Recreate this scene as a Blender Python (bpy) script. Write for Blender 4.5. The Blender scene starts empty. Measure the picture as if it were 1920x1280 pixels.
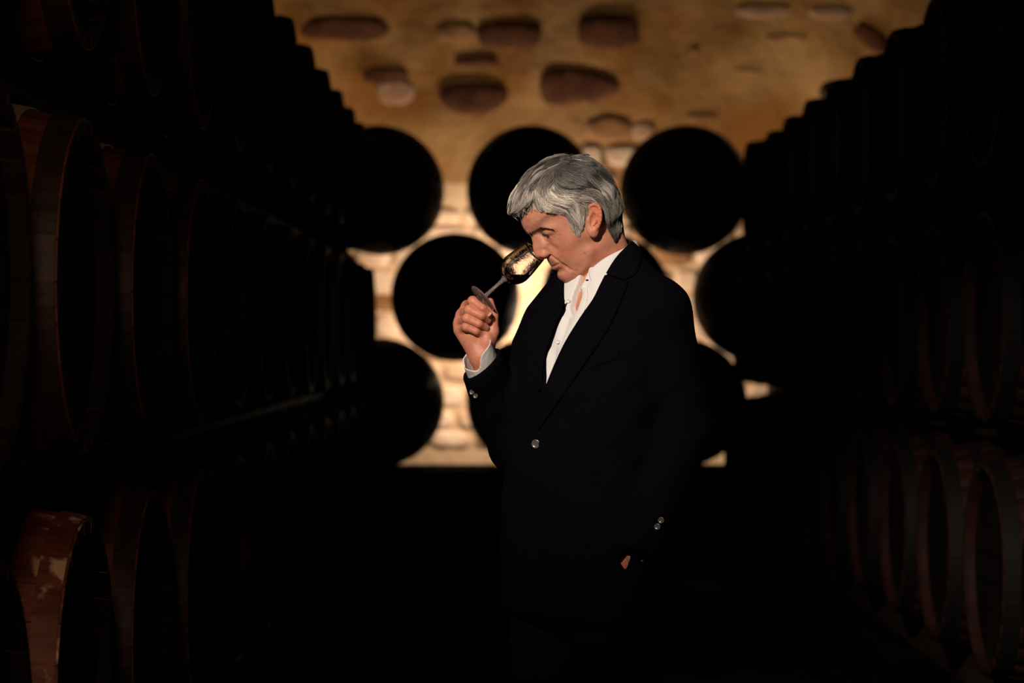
import bpy, bmesh, math, random
import numpy as np
from mathutils import Vector, Matrix
R = math.radians
sc = bpy.context.scene
C = sc.collection
random.seed(7); rng = np.random.default_rng(7)
F = 4533.0; CAMZ = 1.35

# ------------------------------------------------------------------ camera, world, lights, exposure
cam = bpy.data.cameras.new('camera'); camo = bpy.data.objects.new('camera', cam); C.objects.link(camo)
camo.location = (0, 0, CAMZ); camo.rotation_euler = (R(90), 0, 0)
cam.sensor_width = 36; cam.lens = 85; cam.clip_end = 60; cam.clip_start = .05
cam.dof.use_dof = True; cam.dof.focus_distance = 4.86; cam.dof.aperture_fstop = 3.6
sc.camera = camo
w = bpy.data.worlds.new('cellar_air'); sc.world = w; w.use_nodes = True
w.node_tree.nodes['Background'].inputs[0].default_value = (1, .7, .4, 1)
w.node_tree.nodes['Background'].inputs[1].default_value = 0.0
sc.view_settings.view_transform = 'Standard'; sc.view_settings.look = 'None'
sc.view_settings.exposure = 0; sc.view_settings.gamma = 1; sc.view_settings.use_curve_mapping = False

def P(px, py, y=4.9):
    return Vector(((px-960)/F*y, y, CAMZ-(py-640)/F*y))
def light(name, kind, loc, energy, color, target=None, **k):
    l = bpy.data.lights.new(name, kind); l.energy = energy; l.color = color
    for a, v in k.items(): setattr(l, a, v)
    o = bpy.data.objects.new(name, l); C.objects.link(o); o.location = loc
    if target is not None:
        o.rotation_euler = (Vector(target)-Vector(loc)).to_track_quat('-Z', 'Y').to_euler()
    return o
# the photographer's spotlight on the taster, high and a little to the left
light('key_spot', 'SPOT', (-1.15, 1.3, 3.25), 760, (1, .87, .76), (.02, 4.9, 1.56), spot_size=R(24), spot_blend=1.0, shadow_soft_size=.10)
# weak spill on the near casks of the left and the right stack
light('spill_left', 'SPOT', (-.50, 2.0, 2.05), 40, (1, .62, .42), (-1.05, 4.4, 1.25), spot_size=R(56), spot_blend=.8, shadow_soft_size=.12)
light('spill_right', 'SPOT', (.1, 1.6, 1.5), 10, (1, .72, .5), (1.45, 7.0, 1.33), spot_size=R(8), spot_blend=1, shadow_soft_size=.1)
# bulb of the hidden lamp behind the far stack, then added weaker bulbs
light('lamp_bulb', 'POINT', (.30, 15.72, 1.50), 76, (1, .80, .60), shadow_soft_size=.05)
light('added_bulb_left', 'POINT', (-.42, 15.72, 1.66), 24, (1, .78, .56), shadow_soft_size=.05)
light('added_bulb_right', 'POINT', (1.30, 15.72, 1.02), 13, (1, .78, .58), shadow_soft_size=.05)
light('added_bulb_low', 'POINT', (-.60, 15.72, .95), 9, (1, .78, .56), shadow_soft_size=.05)

light('added_bulb_upper_left', 'POINT', (-1.62, 15.60, 2.95), 16, (1, .76, .50), shadow_soft_size=.05)  # added unseen bulb, evens out the dim upper left wall
light('added_bulb_upper_right', 'POINT', (2.05, 15.60, 2.95), 12, (1, .76, .50), shadow_soft_size=.05)  # added unseen bulb, evens out the dim upper right wall

# ------------------------------------------------------------------ helpers
def tag(o, label=None, cat=None, group=None, kind=None):
    if label: o['label'] = label
    if cat: o['category'] = cat
    if group: o['group'] = group
    if kind: o['kind'] = kind
    return o
def link(name, me, m=None, parent=None, smooth=True):
    if m and not me.materials: me.materials.append(m)
    if smooth:
        me.polygons.foreach_set('use_smooth', [True]*len(me.polygons))
    o = bpy.data.objects.new(name, me); C.objects.link(o)
    if parent: o.parent = parent
    return o
def mesh(name, v, f):
    me = bpy.data.meshes.new(name); me.from_pydata([tuple(x) for x in v], [], [tuple(x) for x in f]); me.update(); return me
def mesh_np(name, V, Q):
    me = bpy.data.meshes.new(name); V = np.asarray(V, np.float32); Q = np.asarray(Q, np.int32)
    me.vertices.add(len(V)); me.vertices.foreach_set('co', V.ravel())
    n, k = Q.shape
    me.loops.add(n*k); me.loops.foreach_set('vertex_index', Q.ravel())
    me.polygons.add(n); me.polygons.foreach_set('loop_start', np.arange(0, n*k, k, dtype=np.int32))
    me.update(calc_edges=True); me.validate(); return me
def empty(name, loc=(0, 0, 0)):
    o = bpy.data.objects.new(name, None); C.objects.link(o); o.location = loc; o.empty_display_size = .1; return o
def box(x0, x1, y0, y1, z0, z1, v=None, f=None):
    v = [] if v is None else v; f = [] if f is None else f; n = len(v)
    v += [(x, y, z) for x in (x0, x1) for y in (y0, y1) for z in (z0, z1)]
    f += [(n+a, n+b, n+c, n+d) for a, b, c, d in ((0,1,3,2),(4,6,7,5),(0,4,5,1),(2,3,7,6),(0,2,6,4),(1,5,7,3))]
    return v, f
def boxobj(name, b, m, parent=None, bevel=0.0):
    v, f = box(*b); o = link(name, mesh(name, v, f), m, parent, False)
    if bevel:
        md = o.modifiers.new('bevel', 'BEVEL'); md.width = bevel; md.segments = 2
    return o
def lathe(prof, n=48, closed=False):
    v = []; f = []; k = len(prof)
    for i in range(n):
        a = 2*math.pi*i/n
        for r, z in prof: v.append((r*math.cos(a), r*math.sin(a), z))
    for i in range(n):
        j = (i+1) % n
        for q in range(k-1+(1 if closed else 0)):
            q2 = (q+1) % k
            f.append((i*k+q, j*k+q, j*k+q2, i*k+q2))
    return v, f

# ------------------------------------------------------------------ materials
def mat(name, col, rough=.6, spec=.5, metal=0, noise=None, col2=None, scale=8, bump=0, bscale=60, stretch=None, sss=0, detail=5, lo=.35, hi=.7, sheen=0, coat=0):
    m = bpy.data.materials.new(name); m.use_nodes = True; nt = m.node_tree; b = nt.nodes['Principled BSDF']
    b.inputs['Base Color'].default_value = (*col, 1); b.inputs['Roughness'].default_value = rough
    b.inputs['Specular IOR Level'].default_value = spec; b.inputs['Metallic'].default_value = metal
    b.inputs['Sheen Weight'].default_value = sheen; b.inputs['Coat Weight'].default_value = coat
    if sss:
        b.inputs['Subsurface Weight'].default_value = sss
        b.inputs['Subsurface Radius'].default_value = (1, .3, .15); b.inputs['Subsurface Scale'].default_value = .006
    tc = nt.nodes.new('ShaderNodeTexCoord'); mp = nt.nodes.new('ShaderNodeMapping')
    nt.links.new(tc.outputs['Object'], mp.inputs[0])
    if stretch: mp.inputs['Scale'].default_value = stretch
    if col2:
        n = nt.nodes.new('ShaderNodeTexNoise'); n.inputs['Scale'].default_value = scale; n.inputs['Detail'].default_value = detail
        n.noise_dimensions = '4D'; oi = nt.nodes.new('ShaderNodeObjectInfo'); ml = nt.nodes.new('ShaderNodeMath'); ml.operation = 'MULTIPLY'; ml.inputs[1].default_value = 37
        nt.links.new(oi.outputs['Random'], ml.inputs[0]); nt.links.new(ml.outputs[0], n.inputs['W'])
        nt.links.new(mp.outputs[0], n.inputs[0])
        r = nt.nodes.new('ShaderNodeValToRGB'); r.color_ramp.elements[0].position = lo; r.color_ramp.elements[1].position = hi
        r.color_ramp.elements[0].color = (*col, 1); r.color_ramp.elements[1].color = (*col2, 1)
        nt.links.new(n.outputs['Fac'], r.inputs[0]); nt.links.new(r.outputs[0], b.inputs['Base Color'])
    if bump:
        n2 = nt.nodes.new('ShaderNodeTexNoise'); n2.inputs['Scale'].default_value = bscale; n2.inputs['Detail'].default_value = 6
        nt.links.new(mp.outputs[0], n2.inputs[0])
        bp = nt.nodes.new('ShaderNodeBump'); bp.inputs['Strength'].default_value = 1; bp.inputs['Distance'].default_value = bump
        nt.links.new(n2.outputs['Fac'], bp.inputs['Height']); nt.links.new(bp.outputs[0], b.inputs['Normal'])
    return m
M = {}
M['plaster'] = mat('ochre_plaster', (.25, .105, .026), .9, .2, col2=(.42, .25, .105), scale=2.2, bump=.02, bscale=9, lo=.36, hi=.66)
M['stone_dark'] = mat('dark_stone', (.060, .020, .010), .9, .2, col2=(.13, .052, .024), scale=6, bump=.01, bscale=20)
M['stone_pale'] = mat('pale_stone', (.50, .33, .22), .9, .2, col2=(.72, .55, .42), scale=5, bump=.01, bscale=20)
M['stone_mid'] = mat('brown_stone', (.22, .10, .04), .9, .2, col2=(.36, .20, .10), scale=8, bump=.01, bscale=20)
M['wall_dark'] = mat('dark_plaster', (.05, .035, .022), .9, .2, col2=(.09, .06, .035), scale=3, bump=.01, bscale=12)
M['floor'] = mat('dark_stone_floor', (.006, .004, .003), .95, .02, col2=(.012, .008, .006), scale=4, bump=.005, bscale=20)
M['beam'] = mat('dark_timber', (.02, .010, .006), .8, .2, col2=(.045, .02, .012), scale=5, stretch=(6, .4, 6), bump=.002, bscale=30)
M['oak'] = mat('dark_oak', (.06, .015, .009), .6, .25, col2=(.16, .05, .026), scale=9, stretch=(.6, 3, 3), bump=.003, bscale=25, lo=.35, hi=.72)
M['oak_far'] = mat('shade_dark_oak', (.02, .007, .005), .7, .15, col2=(.05, .016, .010), scale=6, stretch=(.6, 2, 2))  # darker copy of the oak for far casks, shade put into its colour
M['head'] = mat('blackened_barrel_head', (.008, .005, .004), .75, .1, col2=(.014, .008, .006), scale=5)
M['hoop'] = mat('rusty_iron', (.02, .012, .009), .55, .4, metal=.3, col2=(.05, .025, .016), scale=14, bump=.001, bscale=60)
M['hoop_pale'] = mat('pale_worn_iron', (.26, .21, .14), .55, .4, metal=.2, col2=(.60, .52, .38), scale=20, bump=.001, bscale=60)
M['hoop_far'] = mat('shade_dark_iron', (.008, .006, .005), .7, .2)  # darker hoop copy for the far casks, again with shade in the colour
M['cork'] = mat('bung_cork', (.10, .05, .03), .8)
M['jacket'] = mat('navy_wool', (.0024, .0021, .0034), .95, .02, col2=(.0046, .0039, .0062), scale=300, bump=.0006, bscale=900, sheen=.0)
M['jacket2'] = M['jacket']
M['shirt'] = mat('white_cotton', (.80, .77, .73), .8, .2, bump=.0025, bscale=16, stretch=(2.2, 2.2, .5))
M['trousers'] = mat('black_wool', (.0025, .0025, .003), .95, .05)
M['leather'] = mat('black_leather', (.01, .008, .007), .4, .4)
M['button'] = mat('horn_button', (.10, .085, .07), .22, .8, coat=.6)
M['pearl'] = mat('pearl_button', (.78, .75, .70), .3, .5)
M['brow'] = mat('dark_brow_hair', (.035, .026, .022), .6, .3)
M['eye'] = mat('eyeball_white', (.55, .50, .46), .2, .5)
M['iris'] = mat('dark_iris', (.03, .018, .012), .1, .5)
M['lamp'] = mat('lamp_metal', (.05, .04, .03), .5, .4, metal=.6)

# skin with reddened and stubbled areas
def skin_mat():
    m = mat('skin', (.55, .28, .17), .48, .4, sss=.25, bump=.0007, bscale=220)
    nt = m.node_tree; b = nt.nodes['Principled BSDF']
    at = nt.nodes.new('ShaderNodeAttribute'); at.attribute_name = 'tint'
    n = nt.nodes.new('ShaderNodeTexNoise'); n.inputs['Scale'].default_value = 28; n.inputs['Detail'].default_value = 6
    tc = nt.nodes.new('ShaderNodeTexCoord'); nt.links.new(tc.outputs['Object'], n.inputs[0])
    r = nt.nodes.new('ShaderNodeValToRGB'); r.color_ramp.elements[0].position = .32; r.color_ramp.elements[1].position = .7
    r.color_ramp.elements[0].color = (.52, .205, .125, 1); r.color_ramp.elements[1].color = (.65, .30, .185, 1)
    nt.links.new(n.outputs['Fac'], r.inputs[0])
    mx = nt.nodes.new('ShaderNodeMix'); mx.data_type = 'RGBA'; mx.blend_type = 'MULTIPLY'; mx.inputs[0].default_value = 1
    nt.links.new(r.outputs[0], mx.inputs[6]); nt.links.new(at.outputs['Color'], mx.inputs[7])
    nt.links.new(mx.outputs[2], b.inputs['Base Color'])
    return m
M['skin'] = skin_mat()
def hair_mat():
    m = mat('grey_hair', (.3, .28, .25), .38, .6)
    nt = m.node_tree; b = nt.nodes['Principled BSDF']
    at = nt.nodes.new('ShaderNodeAttribute'); at.attribute_name = 'tint'
    nt.links.new(at.outputs['Color'], b.inputs['Base Color'])
    return m
M['hair'] = hair_mat()
def glass_mat():
    m = bpy.data.materials.new('clear_glass'); m.use_nodes = True; b = m.node_tree.nodes['Principled BSDF']
    b.inputs['Base Color'].default_value = (1, 1, 1, 1); b.inputs['Roughness'].default_value = .01
    b.inputs['Transmission Weight'].default_value = 1; b.inputs['IOR'].default_value = 1.5
    return m
M['glass'] = glass_mat()
def glass_sheen(name, fac, rough, bump=0, bs=70):  # pinkish diffuse mixed into the glass as a painted highlight
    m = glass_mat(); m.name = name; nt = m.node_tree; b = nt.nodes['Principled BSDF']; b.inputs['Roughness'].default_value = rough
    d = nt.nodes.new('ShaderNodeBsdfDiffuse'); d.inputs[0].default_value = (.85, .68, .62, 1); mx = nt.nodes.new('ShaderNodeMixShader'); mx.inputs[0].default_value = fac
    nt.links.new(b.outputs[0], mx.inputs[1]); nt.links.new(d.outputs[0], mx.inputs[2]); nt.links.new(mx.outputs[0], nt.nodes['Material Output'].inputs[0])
    if bump:
        tc = nt.nodes.new('ShaderNodeTexCoord'); n = nt.nodes.new('ShaderNodeTexNoise'); n.inputs['Scale'].default_value = bs; n.inputs['Detail'].default_value = 4; n.inputs['Distortion'].default_value = 1.5
        bp = nt.nodes.new('ShaderNodeBump'); bp.inputs['Strength'].default_value = 1; bp.inputs['Distance'].default_value = bump
        nt.links.new(tc.outputs['Object'], n.inputs[0]); nt.links.new(n.outputs['Fac'], bp.inputs['Height']); nt.links.new(bp.outputs[0], b.inputs['Normal'])
    return m
M['glass_foot'] = glass_sheen('painted_sheen_glass', .13, .02); M['glass_bowl'] = glass_sheen('wine_wetted_glass', .0, .0, .00022, 40)
M['wine'] = mat('red_wine', (.012, .002, .002), .03, .5)

# ------------------------------------------------------------------ surface nets over signed fields
def nets(fn, lo, hi, h):
    lo = np.array(lo, float); hi = np.array(hi, float)
    n = np.ceil((hi-lo)/h).astype(int)+1
    xs = [lo[i]+h*np.arange(n[i]) for i in range(3)]
    f = np.empty(n, np.float32)
    st = max(1, int(400000/(n[1]*n[2])))
    for a in range(0, n[0], st):
        X, Y, Z = np.meshgrid(xs[0][a:a+st], xs[1], xs[2], indexing='ij')
        f[a:a+st] = fn(X.ravel(), Y.ravel(), Z.ravel()).reshape(X.shape)
    s = f < 0
    cnt = np.zeros(n-1, np.uint8)
    for dx in (0, 1):
        for dy in (0, 1):
            for dz in (0, 1):
                cnt += s[dx:n[0]-1+dx, dy:n[1]-1+dy, dz:n[2]-1+dz]
    act = (cnt > 0) & (cnt < 8)
    I = np.argwhere(act)
    idx = -np.ones(n-1, np.int32); idx[act] = np.arange(len(I))
    pos = np.zeros((len(I), 3)); num = np.zeros(len(I))
    cor = [(a, b, c) for a in (0, 1) for b in (0, 1) for c in (0, 1)]
    g = {c: f[I[:, 0]+c[0], I[:, 1]+c[1], I[:, 2]+c[2]] for c in cor}
    for c in cor:
        for ax in range(3):
            if c[ax] == 0:
                d = list(c); d[ax] = 1; d = tuple(d); a = g[c]; b = g[d]
                mk = (a < 0) != (b < 0)
                t = np.where(mk, a/np.where(mk, a-b, 1), 0)
                pc = np.tile(np.array(c, float), (len(I), 1)); pc[:, ax] += t
                pos[mk] += pc[mk]; num += mk
    V = lo + h*(I + pos/num[:, None])
    Q = []
    for ax in range(3):
        b, c = (ax+1) % 3, (ax+2) % 3
        sl0 = [slice(0, None)]*3; sl1 = [slice(0, None)]*3
        sl0[ax] = slice(0, n[ax]-1); sl1[ax] = slice(1, n[ax])
        s0 = s[tuple(sl0)]; s1 = s[tuple(sl1)]
        E = np.argwhere(s0 != s1)
        ok = (E[:, b] > 0) & (E[:, c] > 0) & (E[:, b] < n[b]-1) & (E[:, c] < n[c]-1)
        E = E[ok]
        def cell(db, dc):
            K = E.copy(); K[:, b] -= db; K[:, c] -= dc
            return idx[K[:, 0], K[:, 1], K[:, 2]]
        q = np.stack([cell(1, 1), cell(0, 1), cell(0, 0), cell(1, 0)], 1)
        flip = ~s0[E[:, 0], E[:, 1], E[:, 2]]
        q[flip] = q[flip][:, ::-1]
        Q.append(q)
    return V, np.concatenate(Q)
def smin(a, b, k):
    h = np.clip(.5+.5*(b-a)/k, 0, 1); return b*(1-h)+a*h-k*h*(1-h)
def smax(a, b, k): return -smin(-a, -b, k)
def cap(x, y, z, a, b, ra, rb):
    ax, ay, az = a; bx, by, bz = b[0]-ax, b[1]-ay, b[2]-az
    L = bx*bx+by*by+bz*bz+1e-12
    t = np.clip(((x-ax)*bx+(y-ay)*by+(z-az)*bz)/L, 0, 1)
    return np.sqrt((x-ax-t*bx)**2+(y-ay-t*by)**2+(z-az-t*bz)**2)-(ra+(rb-ra)*t)
def ell(x, y, z, c, r):
    k = np.sqrt(((x-c[0])/r[0])**2+((y-c[1])/r[1])**2+((z-c[2])/r[2])**2); return (k-1)*min(r)
def chain(x, y, z, pts, k=.004):
    d = None
    for (a, ra), (b, rb) in zip(pts[:-1], pts[1:]):
        e = cap(x, y, z, a, b, ra, rb); d = e if d is None else smin(d, e, k)
    return d
def poly2(u, w, poly):
    u = np.asarray(u); d = np.full(u.shape, 1e9); ins = np.zeros(u.shape, bool)
    n = len(poly)
    for i in range(n):
        ax, ay = poly[i]; bx, by = poly[(i+1) % n]; ex, ey = bx-ax, by-ay
        t = np.clip(((u-ax)*ex+(w-ay)*ey)/(ex*ex+ey*ey+1e-12), 0, 1)
        d = np.minimum(d, (u-ax-t*ex)**2+(w-ay-t*ey)**2)
        c = ((ay > w) != (by > w)) & (u < (bx-ax)*(w-ay)/(by-ay+1e-12)+ax)
        ins ^= c
    d = np.sqrt(d); return np.where(ins, -d, d)
def catmull(pts, n=6, closed=True):
    pts = [np.array(p, float) for p in pts]; out = []; N = len(pts)
    rngi = range(N) if closed else range(N-1)
    for i in rngi:
        p0 = pts[(i-1) % N] if closed or i > 0 else pts[i]; p1 = pts[i]; p2 = pts[(i+1) % N]
        p3 = pts[(i+2) % N] if closed or i+2 < N else pts[i+1]
        for j in range(n):
            t = j/n
            out.append(.5*((2*p1)+(-p0+p2)*t+(2*p0-5*p1+4*p2-p3)*t*t+(-p0+3*p1-3*p2+p3)*t**3))
    if not closed: out.append(pts[-1])
    return out

# ------------------------------------------------------------------ the room
floor = boxobj('floor', (-4.2, 4.6, -2.5, 16.6, -.12, 0), M['floor']); tag(floor, kind='structure')
ceil_ = boxobj('ceiling', (-4.2, 4.6, -2.5, 16.6, 4.6, 4.75), M['wall_dark']); tag(ceil_, kind='structure')
for nm, b in (('wall_left', (-4.35, -4.2, -2.5, 16.6, -.1, 4.7)), ('wall_right', (4.6, 4.75, -2.5, 16.6, -.1, 4.7)), ('wall_front', (-4.35, 4.75, -2.65, -2.5, -.1, 4.7))):
    tag(boxobj(nm, b, M['wall_dark']), kind='structure')
for i in range(7):
    yb = .3+i*2.5
    boxobj('ceiling_beam', (-4.2, 4.6, yb, yb+.22, 4.34, 4.6), M['beam'], ceil_)
# back wall: uneven rendered face with the stones standing in it
WY = 16.45
nx, nz = 150, 78
def wdisp(X, Z): return .016*math.sin(3.1*X+1.3*math.sin(2.3*Z))+.014*math.sin(4.3*Z+1.7*math.sin(1.9*X+1))+.009*math.sin(9*X+5*Z)+.008*math.sin(11*Z-6*X+2)
V = []; Fq = []
for j in range(nz+1):
    for i in range(nx+1):
        X = -4.2+8.8*i/nx; Z = -.05+4.7*j/nz
        d = .016*math.sin(3.1*X+1.3*math.sin(2.3*Z))+.014*math.sin(4.3*Z+1.7*math.sin(1.9*X+1))+.009*math.sin(9*X+5*Z)+.008*math.sin(11*Z-6*X+2)+random.uniform(-.004, .004)
        V.append((X, WY+d, Z))
for j in range(nz):
    for i in range(nx):
        a = j*(nx+1)+i; Fq.append((a, a+1, a+nx+2, a+nx+1))
n0 = len(V)
v2, f2 = box(-4.2, 4.6, WY+.05, WY+.3, -.05, 4.65); V += v2; Fq += [tuple(n0+q for q in f) for f in f2]
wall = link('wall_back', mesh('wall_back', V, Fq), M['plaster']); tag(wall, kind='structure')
M['mortar'] = mat('lamp_paled_mortar', (.46, .30, .18), .9, .2, col2=(.60, .43, .28), scale=4, bump=.01, bscale=16)  # pale joints; the colour also holds the whitish glow around the lamps
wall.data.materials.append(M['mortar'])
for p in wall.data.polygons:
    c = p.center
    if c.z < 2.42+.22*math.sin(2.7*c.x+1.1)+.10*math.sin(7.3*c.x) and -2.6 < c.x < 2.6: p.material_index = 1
def stone(px, py, w_, h_, m, shape='e', rot=0, seed=0, proud=.035):
    rs = random.Random(seed)
    c = P(px, py, WY); s = WY/F; c.y += wdisp(c.x, c.z)-.004
    n = 14; v = []; f = []
    for ring, (k, dep) in enumerate(((1.0, .02), (.88, -proud*.75), (.5, -proud))):
        for i in range(n):
            a = 2*math.pi*i/n; ca, sa = math.cos(a), math.sin(a)
            e = .62
            x = math.copysign(abs(ca)**e, ca)*w_/2; z = math.copysign(abs(sa)**e, sa)*h_/2
            if shape == 'd' and z < 0: x *= 1+.35*z/(h_/2)
            if shape == 'taper': z *= 1-.32*(x/(w_/2))
            jj = 1+rs.uniform(-.07, .07) if ring == 0 else 1
            if ring == 0: jit.append(jj)
            x *= k*jit[-n+i]*s if ring else k*jj*s; z *= (k*jit[-n+i] if ring else k*jj)*s
            xr = x*math.cos(rot)-z*math.sin(rot); zr = x*math.sin(rot)+z*math.cos(rot)
            v.append((xr, dep+rs.uniform(-.003, .003)+wdisp(c.x+xr, c.z+zr)-wdisp(c.x, c.z), zr))
    for r in range(2):
        for i in range(n):
            j = (i+1) % n; f.append((r*n+i, r*n+j, (r+1)*n+j, (r+1)*n+i))
    v.append((0, -proud*1.05, 0))
    for i in range(n): f.append((2*n+i, 2*n+(i+1) % n, 3*n))
    me = mesh('stone', v, f); o = link('stone', me, m, wall); o.location = c
    return o
jit = []
M['stone_buff'] = mat('buff_stone', (.30, .17, .10), .9, .2, col2=(.42, .27, .18), scale=6, bump=.01, bscale=20)
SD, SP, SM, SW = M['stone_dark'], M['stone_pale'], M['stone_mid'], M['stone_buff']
for k, a in enumerate([
    (648, 54, 172, 46, SD), (955, 66, 130, 50, SD), (858, 62, 80, 36, SM), (1142, 59, 122, 66, SD), (893, 115, 88, 18, SD),
    (722, 142, 88, 34, SD), (742, 172, 74, 50, SW), (887, 184, 140, 64, SD, 'd'), (1086, 162, 168, 66, SD, 'taper'),
    (1142, 242, 96, 52, SM), (1205, 246, 44, 34, SW), (1300, 95, 17, 15, SM), (1472, 71, 88, 14, SM), (1402, 134, 52, 11, SM),
    (1314, 221, 62, 16, SM), (1632, 70, 74, 38, SD, 'e', -.7), (1140, 306, 60, 26, SM), (1430, 20, 110, 26, SW), (1560, 24, 90, 26, SW)]):
    a = list(a); kw = dict(seed=k)
    if len(a) > 5: kw['shape'] = a[5]
    if len(a) > 6: kw['rot'] = a[6]
    pr = .030 if a[4] is SD else .014
    stone(*a[:5], proud=pr, **kw)

# rubble stonework of the lower wall, stone by stone, its paleness partly lamp glow
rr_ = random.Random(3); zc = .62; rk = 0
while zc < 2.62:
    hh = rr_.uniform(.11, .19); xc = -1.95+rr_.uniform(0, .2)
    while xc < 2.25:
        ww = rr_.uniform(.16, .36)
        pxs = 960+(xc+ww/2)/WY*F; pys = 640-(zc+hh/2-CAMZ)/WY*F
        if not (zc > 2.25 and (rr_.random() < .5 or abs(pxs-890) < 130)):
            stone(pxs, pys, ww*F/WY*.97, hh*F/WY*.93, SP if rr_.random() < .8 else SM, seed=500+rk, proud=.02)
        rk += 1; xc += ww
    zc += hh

# ------------------------------------------------------------------ barrels
def barrel_meshes(rb, rh, L, suffix, nst=26):
    hl = L/2
    rad = lambda x: rh+(rb-rh)*(1-(x/hl)**2)
    S = 6; xs = [-hl+L*i/S for i in range(S+1)]
    # one stave
    half = math.pi/nst*.972; v = []; f = []
    for x in xs:
        r = rad(x)
        for (rr, a) in ((r, -half), (r, half), (r-.026, half), (r-.026, -half)):
            v.append((x, rr*math.sin(a), rr*math.cos(a)))
    for i in range(S):
        for q in range(4):
            a = i*4+q; b = i*4+(q+1) % 4; f.append((a, a+4, b+4, b))
    f.append((0, 1, 2, 3)); e = S*4; f.append((e+3, e+2, e+1, e))
    stave = mesh('stave', v, f); stave.materials.append(M['oak']); stave.materials.append(M['head'])
    for p in stave.polygons:
        if p.index >= S*4 or p.index % 4 == 2: p.material_index = 1
    # whole shell with the joints recessed
    v = []; f = []; S2 = 12; ring = nst*4
    offs = [(-half, 0), (-half*.9, .0), (half*.9, 0), (half, 0)]
    for i in range(S2+1):
        x = -hl+L*i/S2; r = rad(x)
        for s_ in range(nst):
            c = 2*math.pi*s_/nst
            for q, (o_, _) in enumerate(((-math.pi/nst, -.006), (-half*.95, 0), (0, 0), (half*.95, 0))):
                rr = r+_; v.append((x, rr*math.sin(c+o_), rr*math.cos(c+o_)))
    for i in range(S2):
        for q in range(ring):
            a = i*ring+q; b = i*ring+(q+1) % ring; f.append((a, a+ring, b+ring, b))
    n0 = len(v)
    for i in (0, S2):                                    # inner chime lip
        x = -hl+L*i/S2; x2 = x+(.035 if i == 0 else -.035)
        for q in range(ring):
            a = 2*math.pi*q/ring-math.pi/nst; v.append((x, (rh-.024)*math.sin(a), (rh-.024)*math.cos(a)))
        for q in range(ring):
            a = 2*math.pi*q/ring-math.pi/nst; v.append((x2, (rh-.024)*math.sin(a), (rh-.024)*math.cos(a)))
    for e, base in ((0, n0), (S2*ring, n0+2*ring)):
        for q in range(ring):
            q2 = (q+1) % ring
            f.append((e+q, e+q2, base+q2, base+q)); f.append((base+q, base+q2, base+ring+q2, base+ring+q))
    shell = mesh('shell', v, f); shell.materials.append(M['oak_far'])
    # hoop at distance d from the end
    hoops = []
    for d, wd in ((.004, .046), (.100, .034), (.190, .034)):
        v = []; f = []; n = 48
        xa = -hl+d; xb = xa+wd
        for i in range(n):
            a = 2*math.pi*i/n
            for x, dr in ((xa, .0008), (xa, .0042), (xb, .0042), (xb, .0008)):
                r = rad(x)+dr; v.append((x, r*math.sin(a), r*math.cos(a)))
        for i in range(n):
            j = (i+1) % n
            for q in range(4): f.append((i*4+q, i*4+(q+1) % 4, j*4+(q+1) % 4, j*4+q))
        me = mesh('hoop', v, f); hoops.append(me)
    # head of boards with joints
    v = []; f = []; nb = 7; r0 = rh-.022; xh = -hl+.034; wb = 2*r0/nb
    for k in range(nb):
        z0 = -r0+k*wb+.0015; z1 = -r0+(k+1)*wb-.0015; n = len(v); m_ = 5
        for x in (xh, xh+.018):
            for q in range(m_+1):
                z = z0+(z1-z0)*q/m_; y = math.sqrt(max(r0*r0-z*z, 1e-6)); v.append((x, -y, z)); v.append((x, y, z))
        o2 = 2*(m_+1)
        for q in range(m_):
            a = n+2*q; f.append((a, a+2, a+3, a+1)); a += o2; f.append((a, a+1, a+3, a+2))
            for s_ in (0, 1):
                a = n+2*q+s_; f.append((a, a+2, a+2+o2, a+o2))
        a = n; f.append((a, a+1, a+1+o2, a+o2)); a = n+2*m_; f.append((a, a+1, a+1+o2, a+o2))
    n = len(v); xm = xh+.009
    v += [(xm+e, r0*math.cos(2*math.pi*q/40), r0*math.sin(2*math.pi*q/40)) for e in (0, .004) for q in range(40)]
    f += [tuple(range(n, n+40)), tuple(range(n+79, n+39, -1))]
    head = mesh('barrel_head', v, f); head.materials.append(M['head'])
    return dict(stave=stave, shell=shell, hoops=hoops, head=head, nst=nst, hl=hl, rb=rb)
for k_ in ('hoop', 'hoop_pale'): pass
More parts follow.
